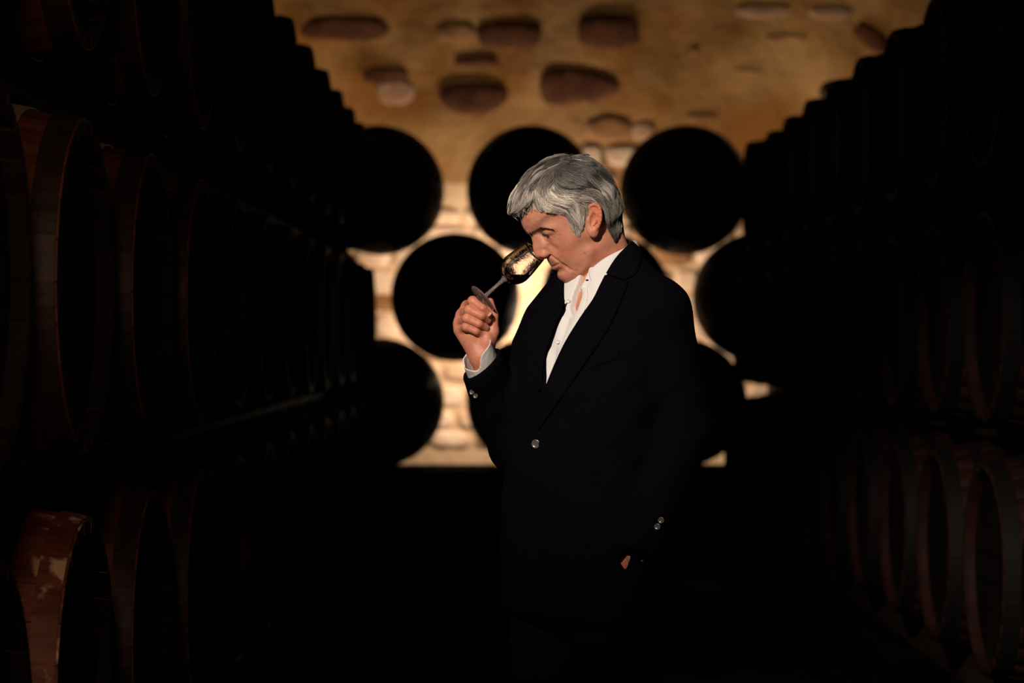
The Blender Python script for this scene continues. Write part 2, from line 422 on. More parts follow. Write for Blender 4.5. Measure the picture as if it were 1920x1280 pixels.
def streak_mat():
    m = mat('reddish_oak_peeling', (.09, .022, .011), .55, .3, col2=(.22, .07, .035), scale=7, stretch=(.6, 3, 3), bump=.003, bscale=25)
    nt = m.node_tree; b = nt.nodes['Principled BSDF']; src = b.inputs['Base Color'].links[0].from_socket
    tc = nt.nodes.new('ShaderNodeTexCoord'); n = nt.nodes.new('ShaderNodeTexNoise'); n.inputs['Scale'].default_value = 16; n.inputs['Detail'].default_value = 7
    n.noise_dimensions = '4D'; oi = nt.nodes.new('ShaderNodeObjectInfo'); ml = nt.nodes.new('ShaderNodeMath'); ml.operation = 'MULTIPLY'; ml.inputs[1].default_value = 37; nt.links.new(oi.outputs['Random'], ml.inputs[0]); nt.links.new(ml.outputs[0], n.inputs['W'])
    r = nt.nodes.new('ShaderNodeValToRGB'); r.color_ramp.elements[0].position = .54; r.color_ramp.elements[1].position = .60
    sx = nt.nodes.new('ShaderNodeSeparateXYZ'); nt.links.new(tc.outputs['Object'], sx.inputs[0]); mr = nt.nodes.new('ShaderNodeMapRange'); mr.inputs[1].default_value = -.40; mr.inputs[2].default_value = -.47
    nt.links.new(sx.outputs[0], mr.inputs[0]); mm = nt.nodes.new('ShaderNodeMath'); mm.operation = 'MULTIPLY'
    nt.links.new(tc.outputs['Object'], n.inputs[0]); nt.links.new(n.outputs['Fac'], r.inputs[0]); nt.links.new(r.outputs[0], mm.inputs[0]); nt.links.new(mr.outputs[0], mm.inputs[1])
    mx = nt.nodes.new('ShaderNodeMix'); mx.data_type = 'RGBA'; mx.inputs[7].default_value = (.62, .42, .26, 1)
    nt.links.new(mm.outputs[0], mx.inputs[0]); nt.links.new(src, mx.inputs[6]); nt.links.new(mx.outputs[2], b.inputs['Base Color']); return m
M['peeling'] = streak_mat()
bung_me = mesh('bung', *lathe([(.0001, -.02), (.028, -.02), (.026, .001), (.0001, .001)], 14)); bung_me.materials.append(M['cork'])
def barrel(B, loc, rotz, label, group, detail, pale=(), staves=None):
    t = empty('wine_barrel', loc); t.rotation_euler = (random.uniform(-.06, .06) if not detail else 0, 0, rotz)
    tag(t, label, 'barrel', group)
    if detail:
        for i in range(B['nst']):
            o = link('stave', staves or B['stave'], None, t, False); o.rotation_euler = (2*math.pi*i/B['nst'], 0, 0)
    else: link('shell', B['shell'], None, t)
    for side in (0, 1):
        for q, hm in enumerate(B['hoops']):
            key = 'peeling' if (staves and q == 0) else 'hoop_pale' if (side == 0 and q in pale) else ('hoop' if detail else 'hoop_far')
            me = B.setdefault(('h', q, key), None)
            if me is None:
                me = hm.copy(); me.materials.append(M[key]); B[('h', q, key)] = me
            o = link('hoop', me, None, t, False)
            if key == 'hoop_pale': o['label'] = 'pale worn iron hoop'
            if side: o.rotation_euler = (0, 0, math.pi)
        o = link('barrel_head', B['head'], None, t, False)
        if side: o.rotation_euler = (0, 0, math.pi)
    b = link('bung', bung_me, None, t); b.location = (0, 0, B['rb'])
    return t
BS = barrel_meshes(.370, .310, 1.0, 's'); BB = barrel_meshes(.3972, .330, 1.0, 'b')
for B in (BS, BB):
    for k_ in ('stave', 'shell'): B[k_].polygons.foreach_set('use_smooth', [False]*len(B[k_].polygons))
red_stave = BS['stave'].copy(); red_stave.materials[0] = M['peeling']
ordn = ['nearest', 'second', 'third', 'fourth', 'fifth', 'sixth', 'seventh', 'eighth', 'ninth', 'tenth', 'eleventh', 'twelfth', 'thirteenth']
XL, XR = -.80, 1.385
zL = [2.215, 1.455, .705]; zR = [2.17, 1.425, .68]
colL = [3.73]+[4.56+.8536*i for i in range(12)]
colR = [13.95-.8536*i for i in range(10)][::-1]
rown = ['top', 'middle', 'bottom']
for ci, y in enumerate(colL):
    for r in range(3):
        pale = {(1, 1): (1,), (2, 2): (1, 2), (2, 1): (1,), (1, 2): (2,), (0, 1): ()}.get((ci, r), ())
        lab = 'dark oak barrel lying in the %s row of the left stack, %s from the camera' % (rown[r], ordn[ci])
        if (ci, r) == (1, 2): lab = 'reddish oak barrel with a peeling pale streak at the lower left corner'
        if (ci, r) == (2, 2): lab = 'dark oak barrel with two pale worn hoops, behind the reddish lower left one'
        barrel(BS, (XL-.5, y, zL[r]), math.pi, lab, 'oak barrels in the left stack', ci <= 3, pale, red_stave if (ci, r) == (1, 2) else None)
for ci, y in enumerate(colR):
    for r in range(3):
        x = XR+.5-((.03, .085, .135)[r] if ci == len(colR)-1 else 0)
        barrel(BS, (x, y, zR[r]+(.013 if r == 2 and ci == len(colR)-1 else .014 if ci == len(colR)-1 else 0)), 0, 'dark oak barrel lying in the %s row of the right stack, %s from the camera' % (rown[r], ordn[ci]), 'oak barrels in the right stack', ci == 0, (1,) if ci == 0 and r == 1 else ())
YB = 14.92
rb = [(2.280, [-1.745, -.815, .116, 1.062, 1.992], 'top'), (1.622, [-1.280, -.350, .580, 1.515], 'middle'), (.975, [-1.745, -.815, .116, 1.046, 1.977], 'bottom')]
pos5 = ['leftmost', 'second from left', 'middle one', 'second from right', 'rightmost']; pos4 = ['leftmost', 'second from left', 'third from left', 'rightmost']
for z, xs, rn in rb:
    for i, x in enumerate(xs):
        pn = (pos5 if len(xs) == 5 else pos4)[i]
        barrel(BB, (x, YB, z), math.pi/2, 'black silhouetted barrel end-on before the stone wall, %s row, %s' % (rn, pn), 'barrels stacked end-on before the stone wall', False)
# runners and plinths under the rows
def runner(b, label, cat='beam', grp=None):
    o = boxobj('timber_runner', b, M['beam'], None, .006); tag(o, label, cat, grp); return o
for side, X0, zs, cols, sg in (('left', XL, zL, colL, -1), ('right', XR, zR, colR, 1)):
    y0, y1 = cols[0]-.42, cols[-1]+.40
    for k, (dx, where) in enumerate(((.2, 'aisle edge'), (.8, 'far edge'))):
        xc = X0+sg*dx
        r = .31+.06*(1-(.255/.5)**2)+.006
        for q in range(2):
            zm = (zs[q]+zs[q+1])/2; hh = (zs[q]-zs[q+1])/2-r-.001
            runner((xc-.045, xc+.045, y0, y1, zm-hh, zm+hh), 'long timber runner under the %s row of the %s stack, near its %s' % (rown[q], side, where), grp='runners of the %s stack' % side)
        zb = zs[2]-r-.001
        runner((xc-.07, xc+.07, y0, y1, .2, zb), 'thick timber runner under the bottom row of the %s stack, near its %s' % (side, where), grp='runners of the %s stack' % side)
    xa, xb = sorted((X0-sg*.0, X0+sg*1.05))
    tag(boxobj('plinth', (xa, xb, y0-.1, y1+.02, 0, .2), M['floor'], None, .01), 'low dark stone plinth carrying the %s stack of barrels' % side, 'plinth')
tag(boxobj('plinth', (-2.3, 2.5, 14.46, 15.38, 0, .50), M['floor'], None, .01), 'dark stone plinth carrying the far barrels before the wall', 'plinth')
for yy, wh in ((14.66, 'front'), (15.18, 'rear')):
    runner((-2.3, 2.5, yy-.06, yy+.06, .50, .975-.397), 'timber runner under the far barrels, %s edge of the plinth' % wh, grp='runners of the far stack')
# added, unseen lamp fittings behind the far stack; shades keep light off barrels
shade_me = mesh('shade', *lathe([(.03, .14), (.05, .13), (.075, .07), (.078, .07), (.052, .135), (.032, .145)], 24, True))
for x, yl, z, wd in ((.30, 15.72, 1.50, 'behind the glass'), (-.42, 15.72, 1.66, 'added behind the middle row'), (1.30, 15.72, 1.02, 'added behind the lower right gap'), (-1.62, 15.60, 2.95, 'added high at the left end to light the wall'), (2.05, 15.60, 2.95, 'added high at the right end to light the wall'), (-.60, 15.72, .95, 'added behind the lower left barrel')):
    t = empty('unseen_lamp', (x, yl, z)); tag(t, 'small shaded lamp hidden between far barrels and wall, %s' % wd, 'lamp', 'lamps behind the far barrels')
    o = link('lamp_shade', shade_me, M['lamp'], t); o.rotation_euler = (R(90), 0, 0)
    me = mesh('arm', *lathe([(.0001, 0), (.008, 0), (.008, WY-yl+.08), (.0001, WY-yl+.08)], 10)); o = link('lamp_arm', me, M['lamp'], t); o.location = (0, -.09, -.075); o.rotation_euler = (R(-90), 0, 0)

# ------------------------------------------------------------------ the person
HEADY = 4.90; S = F/HEADY
TH = R(34); PS = R(12)
d_h = Vector((-math.cos(PS), -math.sin(PS), 0))
fw = Vector((d_h.x*math.cos(TH), d_h.y*math.cos(TH), -math.sin(TH)))
up = Vector((d_h.x*math.sin(TH), d_h.y*math.sin(TH), math.cos(TH)))
sd = Vector((math.sin(PS), -math.cos(PS), 0))           # his left, towards the camera
OH = P(1098, 417, HEADY)
HM = np.array([fw, sd, up])                            # rows: local axes
def h2w(V): return np.asarray(V) @ HM + np.array(OH)
def w2h(V): return (np.asarray(V)-np.array(OH)) @ HM.T
def px2uw(px, py, v=0.0):                               # pixel -> (u, w) of the head at side offset v
    sx = (px-1098)/S; sz = -(py-417)/S
    sx -= v*math.sin(PS)
    cs, ct, st_ = math.cos(PS), math.cos(TH), math.sin(TH)
    return (-sx/cs*ct - sz*st_, -sx/cs*st_ + sz*ct)
face = [(.104, .086), (.1105, .074), (.1135, .060), (.1115, .0488), (.1055, .038), (.0995, .026), (.0985, .010), (.1005, -.006), (.1065, -.0165),
        (.1080, -.026), (.1085, -.0345), (.1090, -.042), (.1045, -.0485), (.1080, -.059), (.1062, -.0725), (.0955, -.0850), (.075, -.0885), (.052, -.086),
        (.03, -.083), (.0, -.080), (-.02, -.072), (-.048, -.058), (-.070, -.032), (-.091, .01), (-.091, .05), (-.078, .088), (-.045, .118), (.0, .129), (.045, .127), (.082, .112)]
face = catmull(face, 4)
def interp2(u, w, pts, s):                              # gaussian-weighted smooth field
    num = 0; den = 1e-6
    for (a, b, val) in pts:
        g = np.exp(-((u-a)**2+(w-b)**2)/(2*s*s)); num = num+g*val; den = den+g
    return num/den
def g3(u, v, w, c, s): return np.exp(-((u-c[0])**2+(v-c[1])**2+(w-c[2])**2)/(2*s*s))
def gseg(u, v, w, a, b, s):
    d = cap(u, v, w, a, b, 0, 0); return np.exp(-d*d/(2*s*s))
# ear in the photograph's pixels, near side
EV = .074
def epx(px, py, v): u_, w_ = px2uw(px, py, v); return (u_, v, w_)
WPTS = [(.113, .055, .042), (.100, .03, .040), (.089, .032, .0415), (.076, .036, .0455), (.069, .032, .0535), (.055, .03, .064), (.035, .03, .071),
        (.105, .08, .046), (.088, .075, .054), (.065, .075, .065), (.04, .09, .069), (.098, .005, .042), (.085, .002, .050), (.070, 0, .0605), (.055, 0, .067), (.03, 0, .0705),
        (.10, -.033, .036), (.085, -.033, .046), (.066, -.035, .056), (.045, -.04, .061), (.10, -.062, .031), (.085, -.07, .039), (.06, -.072, .049), (.03, -.07, .055),
        (0, 0, .073), (0, .05, .077), (0, .11, .07), (-.05, .0, .072), (-.06, .05, .076), (0, -.05, .063), (-.05, -.05, .055)]
RPTS = [(.1, .07, .058), (.1, .03, .056), (.1, -.01, .050), (.1, -.035, .046), (.1, -.065, .044), (.05, -.08, .030), (0, -.08, .04), (-.08, 0, .075), (-.08, .06, .085), (0, .12, .075), (.07, .11, .07)]
_g = .0015; _gu = np.arange(-.16, .20, _g); _gw = np.arange(-.22, .22, _g)
_GU, _GW = np.meshgrid(_gu, _gw, indexing='ij')
def table(fn): return fn(_GU.ravel(), _GW.ravel()).reshape(_GU.shape)
def look(T_, u, w):                                     # bilinear reading of a 2-D table
    a = np.clip((u-_gu[0])/_g, 0, len(_gu)-1.001); b = np.clip((w-_gw[0])/_g, 0, len(_gw)-1.001)
    i = a.astype(int); j = b.astype(int); a = a-i; b = b-j
    return T_[i, j]*(1-a)*(1-b)+T_[i+1, j]*a*(1-b)+T_[i, j+1]*(1-a)*b+T_[i+1, j+1]*a*b
TD = table(lambda u, w: poly2(u, w, face)); TW = table(lambda u, w: interp2(u, w, WPTS, .014)); TR = table(lambda u, w: interp2(u, w, RPTS, .025))
def pillow(u, v, w):
    av = np.abs(v); q = np.clip(1+look(TD, u, w)/look(TR, u, w), 0, None)
    return (np.sqrt(q*q+(av/look(TW, u, w))**2)-1)*.052
def fpx(px, py, fn=None, miss=0):
    """point of the face seen at a pixel of the photograph, in head axes"""
    fn = fn or pillow
    ys = np.linspace(4.75, 4.96, 420); W_ = np.stack([(px-960)/F*ys, ys, CAMZ-(py-640)/F*ys], 1); h_ = w2h(W_)
    f = fn(h_[:, 0], h_[:, 1], h_[:, 2]); k = int(np.argmax(f < 0))
    if f[k] >= 0: k = int(np.argmin(f))
    p = h_[k].copy(); p[1] = abs(p[1]); return p
def fseg(u, v, w, pts, s):
    d = None
    for a, b in zip(pts[:-1], pts[1:]):
        e = cap(u, v, w, tuple(a), tuple(b), 0, 0); d = e if d is None else np.minimum(d, e)
    return np.exp(-d*d/(2*s*s))
FX = {k: [fpx(*p) for p in v] for k, v in dict(
    brow=[(997, 438), (1009, 432), (1021, 427.5), (1033, 425.5), (1041, 427)],
    eye=[(1021, 436)], slit=[(1013, 440), (1020, 441), (1027, 439.5), (1033, 436)], crease=[(1011, 436), (1018, 431), (1027, 430), (1036, 433)],
    trough=[(1013, 447), (1022, 453), (1034, 460), (1044, 465)], bag=[(1014, 445), (1023, 448), (1033, 446)],
    fold=[(1028, 476), (1037, 481), (1047, 488), (1055, 495), (1062, 500)], jowl=[(1056, 497), (1068, 504), (1082, 508)],
    mouth=[(1037, 498.5), (1044, 496), (1050, 493.5), (1055, 493.5)], marion=[(1055, 494), (1057, 500), (1056, 508)],
    chin=[(1042, 510), (1050, 511), (1057, 508)], cheek=[(1062, 466)], cheek2=[(1068, 492)], jaw=[(1062, 520), (1075, 516), (1090, 506), (1102, 490), (1108, 470)],
    chincl=[(1066, 531), (1073, 522), (1078, 514)], crow1=[(1040, 437), (1050, 433)], crow2=[(1040, 441), (1051, 442)], crow3=[(1040, 445), (1050, 451)],
    front1=[(989, 431), (991, 423), (992, 415)], fore1=[(984, 418), (1005, 408), (1030, 408)], mole=[(1096.5, 474)]).items()}
def head_field(u, v, w, full=True):
    av = np.abs(v)
    f = pillow(u, v, w)
    E = FX['eye'][0]
    f = f+.0060*g3(u, av, w, tuple(E+np.array([.008, -.002, .004])), .010)+.0050*g3(u, av, w, (.103, .015, .033), .008)
    f = f-.0034*fseg(u, av, w, [p+np.array([.001, 0, .001]) for p in FX['brow']], .0062)
    f = f-.0035*g3(u, av, w, tuple(FX['cheek'][0]), .014)-.0020*g3(u, av, w, tuple(FX['cheek2'][0]), .012)
    f = f-.0030*g3(u, av, w, (.097, .020, -.026), .011)
    lid = ell(u, av, w, tuple(E+np.array([-.0130, .0, -.0015])), (.0148, .0160, .0120))
    f = smin(f, lid, .007)
    f = f+.0013*fseg(u, av, w, FX['crease'], .0013)+.0022*fseg(u, av, w, FX['slit'], .0013)
    f = f+.0022*fseg(u, av, w, FX['trough'], .0034)-.0014*fseg(u, av, w, FX['bag'], .0030)
    for k_ in ('crow1', 'crow2', 'crow3'): f = f+.0006*fseg(u, av, w, FX[k_], .0010)
    f = f+.0012*fseg(u, av, w, FX['front1'], .0014)+.0004*fseg(u, av, w, FX['fore1'], .0014)
    # nose
    n1 = chain(u, av, w, [((.102, 0, .040), .0080), ((.1045, 0, .026), .0080), ((.1100, 0, .0135), .0090), ((.1145, 0, .0015), .0112)], .006)
    n2 = ell(u, av, w, (.1070, .0122, -.0042), (.0118, .0072, .0082))
    n3 = ell(u, av, w, (.108, 0, -.009), (.0115, .0050, .0062))
    nb = chain(u, av, w, [((.095, .005, .030), .010), ((.097, .010, .010), .012)], .006)
    nose = smin(smin(smin(n1, n2, .005), n3, .004), nb, .010)
    f = smin(f, nose, .0055)
    f = f+.0026*gseg(u, av, w, (.1045, .0205, .003), (.1000, .0195, -.0095), .0018)
    f = f-.0008*gseg(u, av, w, (.119, .003, .010), (.114, .004, .020), .003)
    f = smax(f, -ell(u, av, w, (.1095, .0075, -.0145), (.0062, .0034, .0046)), .0018)
    # lips
    m0, m1, m2, m3 = FX['mouth']
    dn_ = np.array([0, 0, -.0048]); up_ = np.array([0, 0, .0040])
    ul = chain(u, av, w, [((.1030, 0, -.0315), .0048), (tuple(m1+up_-np.array([.0048, 0, 0])), .0042), (tuple(m3-np.array([.003, 0, 0])), .0016)], .003)
    ll = chain(u, av, w, [((.1030, 0, -.0405), .0052), (tuple(m1+dn_-np.array([.0052, 0, 0])), .0042), (tuple(m3-np.array([.003, 0, 0])), .0016)], .003)
    f = smin(f, ul, .004); f = smin(f, ll, .004)
    f = f+.0036*fseg(u, av, w, [(.111, 0, -.0362)]+[tuple(p+np.array([.002, 0, 0])) for p in (m1, m2, m3)], .0013)
    f = f+.0016*g3(u, av, w, (.1095, 0, -.023), .0035)
    f = f+.0042*fseg(u, av, w, FX['fold'], .0022)-.0012*fseg(u, av, w, [p+np.array([-.004, 0, .006]) for p in FX['fold']], .0045)+.0026*fseg(u, av, w, FX['jowl'], .0026)+.0026*fseg(u, av, w, FX['marion'], .0022)
    f = f+.0018*fseg(u, av, w, [(.107, 0, -.0500)]+FX['chin'], .0030)-.0025*g3(u, av, w, (.103, .012, -.066), .010)
    f = f+.0022*fseg(u, av, w, FX['chincl'], .0026)
    # neck
    nk = chain(u, v, w, [((.000, .0, -.045), .052), (tuple(NKL), .052), (tuple(NKB), .056)], .02)
    nk = smin(nk, chain(u, av, w, [((-.035, .035, -.02), .020), tuple([tuple(NKM), .022])], .02), .015)
    th = chain(u, av, w, [((.070, .0, -.075), .018), ((.030, .0, -.085), .030), tuple([tuple(NKF), .03])], .02)
    f = smin(f, smin(nk, th, .02), .016)
    f = f-.0030*fseg(u, av, w, FX['jaw'], .007)
    f = f+.0015*gseg(u, av, w, (.080, .030, -.090), (.020, .050, -.080), .006)
    # ears
    e1 = EARP
    pl = ell(*rotear(u, av, w), (0, 0, 0), (.0335, .0052, .0165))
    rim = chain(u, av, w, [(p, .0033) for p in EARRIM], .002)
    conch = ell(*rotear(u, av, w), (-.001, .0060, .001), (.0165, .0070, .0095))
    lobe = ell(u, av, w, tuple(EARRIM[-1]), (.0075, .0045, .0085))
    ear = smin(pl, lobe, .004); ear = smax(ear, -conch, .002); ear = smin(ear, rim, .0022)
    anti = chain(u, av, w, [(p, .0024) for p in EARANTI], .002); ear = smin(ear, anti, .003)
    trag = ell(u, av, w, EARTRAG, (.0045, .004, .0058)); ear = smin(ear, trag, .002)
    f = smin(f, ear, .0035)
    return f
# neck points in head frame
NB_ = P(1143, 512, 4.912); NBF = P(1110, 545, 4.90)
NKL = w2h([P(1126, 478, 4.905)])[0]; NKB = w2h([NB_])[0]; NKM = (w2h([NB_])[0]); NKM = NKM+np.array([-.02, .03, 0]); NKF = w2h([P(1105, 540, 4.90)])[0]
# ear frame: long axis in the picture nearly vertical
ec = np.array(epx(1111, 415, .082)); etop = np.array(epx(1114, 387, .084)); ebot = np.array(epx(1106, 444, .076))
ea = etop-ebot; ea /= np.linalg.norm(ea)
en = np.array([.34, .94, .0]); en -= ea*en.dot(ea); en /= np.linalg.norm(en); eb = np.cross(ea, en)
EARP = ec
def rotear(u, v, w):
    x = u-ec[0]; y = v-ec[1]; z = w-ec[2]
    return (x*ea[0]+y*ea[1]+z*ea[2], x*en[0]+y*en[1]+z*en[2], x*eb[0]+y*eb[1]+z*eb[2])
def earpt(px, py, v): return tuple(epx(px, py, v))
EARRIM = catmull([earpt(1101, 404, .080), earpt(1102, 393, .084), earpt(1110, 388, .088), earpt(1119, 391, .090), earpt(1123, 402, .091), earpt(1123, 416, .090), earpt(1118, 429, .086), earpt(1110, 438, .080)], 2, False)
EARRIM = [tuple(p) for p in EARRIM]
EARANTI = [earpt(1109, 396, .086), earpt(1116, 404, .088), earpt(1116, 416, .087), earpt(1111, 425, .084)]
EARTRAG = earpt(1101, 417, .079)

skinV = []; skinQ = []; tints = []
def addskin(V, Q, T):
    n = sum(len(a) for a in skinV); skinV.append(V); skinQ.append(Q+n); tints.append(T)
HV, HQ = nets(head_field, (-.115, -.10, -.165), (.140, .10, .140), .00145)
hu, hv, hw = HV[:, 0], np.abs(HV[:, 1]), HV[:, 2]
T = np.ones((len(HV), 3))
def tmul(mask, c):
    global T
    T *= 1-mask[:, None]*(1-np.array(c))
tmul(g3(hu, hv, hw, (.12, 0, 0), .012), (1.02, .80, .80))
tmul(g3(hu, hv, hw, tuple(FX['cheek'][0]), .016)*.8, (1.0, .84, .80))
tmul(np.clip(fseg(hu, hv, hw, [(.108, 0, -.036)]+FX['mouth'][1:], .0040), 0, 1)*.8, (.92, .76, .74))
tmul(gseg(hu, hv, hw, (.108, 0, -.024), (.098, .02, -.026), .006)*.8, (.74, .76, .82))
tmul(g3(hu, hv, hw, (.09, .015, -.06), .018)*.5, (.88, .88, .9))
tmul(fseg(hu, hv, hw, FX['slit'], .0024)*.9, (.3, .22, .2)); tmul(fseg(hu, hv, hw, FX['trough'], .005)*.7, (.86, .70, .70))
tmul(g3(hu, hv, hw, (.100, .014, .033), .007)*.7, (.85, .66, .62))
tmul(np.clip((hv-.078)/.01, 0, 1)*.8, (1, .70, .58))
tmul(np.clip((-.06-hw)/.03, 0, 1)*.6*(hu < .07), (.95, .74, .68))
tmul(g3(hu, hv, hw, tuple(FX['mole'][0]), .0014), (.4, .25, .2))
addskin(h2w(HV), HQ, T)

# hands ---------------------------------------------------------------
HY = 4.875
def hp(px, py, dy): return tuple(P(px, py, HY+dy))
GA = Vector((.743*.965, .262, .670*.965)).normalized()          # glass axis, foot to rim
GF = P(904, 560, 4.872)
fing = [
 [(hp(876, 574, .030), .0105), (hp(886, 564, -.006), .0092), (hp(905, 578, -.020), .0082), (hp(917, 589, -.014), .0074)],
 [(hp(866, 590, .028), .0105), (hp(880, 581, -.014), .0094), (hp(903, 592, -.020), .0084), (hp(915, 600, -.006), .0076)],
 [(hp(861, 606, .026), .0100), (hp(876, 597, -.014), .0090), (hp(898, 607, -.017), .0082), (hp(911, 614, -.004), .0074)],
 [(hp(863, 620, .024), .0095), (hp(874, 613, -.010), .0084), (hp(893, 621, -.012), .0076), (hp(905, 627, -.000), .0068)]]
thumb = [(hp(913, 655, .012), .015), (hp(924, 622, .012), .0125), (hp(925, 592, .014), .0100), (hp(918, 566, .012), .0088)]
def hand_field(x, y, z):
    w_ = hp(903, 668, .014)
    d = cap(x, y, z, w_, hp(918, 720, .03), .0215, .025)
    for i, fg in enumerate(fing):
        r0 = .013
        d = smin(d, cap(x, y, z, w_, fg[0][0], .019, .0125), .012)
    d = smin(d, ell(x, y, z, hp(888, 622, .014), (.024, .020, .030)), .010)
    d = smin(d, ell(x, y, z, hp(913, 640, .004), (.015, .016, .022)), .010)
    fd = None
    for fg in fing:
        e = chain(x, y, z, fg, .0035)
        for (a, r) in fg[1:2]: e = smin(e, np.sqrt((x-a[0])**2+(y-a[1])**2+(z-a[2])**2)-r*1.05, .003)
        fd = e if fd is None else smin(fd, e, .0016)
    d = smin(d, fd, .005)
    d = smin(d, chain(x, y, z, thumb, .005), .0045)
    c = hp(890, 633, -.016)
    d = d+.0020*gseg(x, y, z, hp(872, 628, -.01), hp(905, 634, -.014), .0028)
    d = d+.0012*gseg(x, y, z, hp(895, 655, -.004), hp(925, 652, -.004), .0025)
    return d
lo = np.array(hp(845, 735, -.06)); hi = np.array(hp(945, 545, .07))
V_, Q_ = nets(hand_field, (lo[0], HY-.055, lo[2]), (hi[0], HY+.075, hi[2]), .0011)
Th = np.ones((len(V_), 3))*np.array([1.0, .90, .88])
for fg in fing:
    for (a, r) in fg[1:3]:
        g = np.exp(-((V_-np.array(a))**2).sum(1)/(2*.008**2)); Th *= 1-g[:, None]*(1-np.array([1.0, .90, .88]))
addskin(V_, Q_, Th)
# left hand, sliding into the trouser pocket
LH = P(1190, 1022, 4.74)
lw = P(1170, 1048, 4.768); lk = P(1162, 1095, 4.785)
def lhand(x, y, z):
    d = cap(x, y, z, tuple(P(1212, 985, 4.74)), tuple(lw), .022, .029)
    d = smin(d, cap(x, y, z, tuple(lw), tuple(lk), .029, .032), .015)
    for k in range(4):
        a = lk+Vector((-.028+.018*k, .012*k-.02, -.01)); b = a+Vector((-.010+.002*k, .006, -.040)); c = b+Vector((.0, .012, -.026 if k not in (0, 3) else -.018))
        d = smin(d, chain(x, y, z, [(tuple(a), .0098), (tuple(b), .0088), (tuple(c), .0075)], .004), .004)
    d = smin(d, chain(x, y, z, [(tuple(lw+Vector((-.012, -.012, -.015))), .0125), (tuple(lk+Vector((-.040, -.018, -.002))), .0105), (tuple(lk+Vector((-.050, -.012, -.03))), .0085)], .005), .006)
    return d
V_, Q_ = nets(lhand, (lk.x-.09, 4.66, lk.z-.11), (lk.x+.14, 4.86, lk.z+.17), .002)
addskin(V_, Q_, np.ones((len(V_), 3))*np.array([1, .72, .66]))

# clothes --------------------------------------------------------------
BETA = R(49)
db = Vector((-math.sin(BETA), -math.cos(BETA), 0)); lb = Vector((math.cos(BETA), -math.sin(BETA), 0))
TZ = [.62, .80, .95, 1.10, 1.25, 1.35, 1.42, 1.47, 1.505, 1.54, 1.60]
TA = [.205, .208, .205, .188, .198, .200, .172, .125, .092, .074, .066]
TB = [.135, .142, .142, .134, .137, .128, .110, .088, .076, .068, .062]
TY = [4.93, 4.925, 4.915, 4.905, 4.908, 4.912, 4.914, 4.914, 4.912, 4.910, 4.910]
TX = [.165, .160, .155, .148, .158, .170, .178, .184, .188, .191, .196]
def torso(x, y, z, g=0.0, b_extra=0.0):
    a = np.interp(z, TZ, TA)+g; b = np.interp(z, TZ, TB)+g+b_extra
    cx = np.interp(z, TZ, TX); cy = np.interp(z, TZ, TY)
    l = (x-cx)*lb.x+(y-cy)*lb.y; d = (x-cx)*db.x+(y-cy)*db.y
    return ((np.abs(l)/a)**2.3+(np.abs(d)/b)**2.3)**(1/2.3)*np.minimum(a, b)-np.minimum(a, b)
def cz(z): return Vector((np.interp(z, TZ, TX), np.interp(z, TZ, TY), z))
NS = cz(1.505)+lb*.065; NS2 = cz(1.505)-lb*.065
SHL = cz(1.42)+lb*.166+db*.0; SHL.z = 1.408
SHR = cz(1.41)-lb*.104+db*.02; SHR.z = 1.378
ELL = P(1288, 800, 4.80); WRL = P(1196, 1038, 4.74)
ELR = P(968, 838, 5.03); WRR = P(903, 682, 4.888)
def arms(x, y, z, g=0.0):
    L = chain(x, y, z, [(tuple(SHL), .066+g), (tuple(ELL), .054+g), (tuple(WRL), .046+g)], .02)
    Rr = chain(x, y, z, [(tuple(SHR), .058+g), (tuple(ELR), .054+g), (tuple(WRR), .047+g)], .02)
    return L, Rr
def cutL(x, y, z, off=0.0):
    a = (WRL-ELL).normalized(); return (x-WRL.x)*a.x+(y-WRL.y)*a.y+(z-WRL.z)*a.z-off
# the sleeve end follows the slanting hem of the picture
cR = (P(868, 714, 4.885)+P(935, 652, 4.885))/2
ex = (P(935, 652, 4.885)-P(868, 714, 4.885)).normalized()
nR = Vector((-ex.z, -.32, ex.x)); nR = nR-ex*nR.dot(ex); nR.normalize()
if nR.z < 0: nR = -nR
def cutR(x, y, z, off=0.0): return (x-cR.x)*nR.x+(y-cR.y)*nR.y+(z-cR.z)*nR.z-off
def jouter(x, y, z):
    t = torso(x, y, z)
    t = smin(t, chain(x, y, z, [(tuple(NS), .032), (tuple(SHL), .064)], .02), .03)
    t = smin(t, chain(x, y, z, [(tuple(NS2), .032), (tuple(SHR), .054)], .02), .03)
    L, Rr = arms(x, y, z)
    L = smax(L, cutL(x, y, z, .0), .003); Rr = smax(Rr, cutR(x, y, z), .003)
    t = smax(t, .80-z, .006)
    # soft creases
    wr = .0022*np.sin(z*55+x*40)*np.exp(-((z-1.08)**2)/.02)+.0025*np.sin((z-x)*70)*np.exp(-((z-1.2)**2)/.01)
    return smin(smin(t, L, .022), Rr, .022)+wr*.6
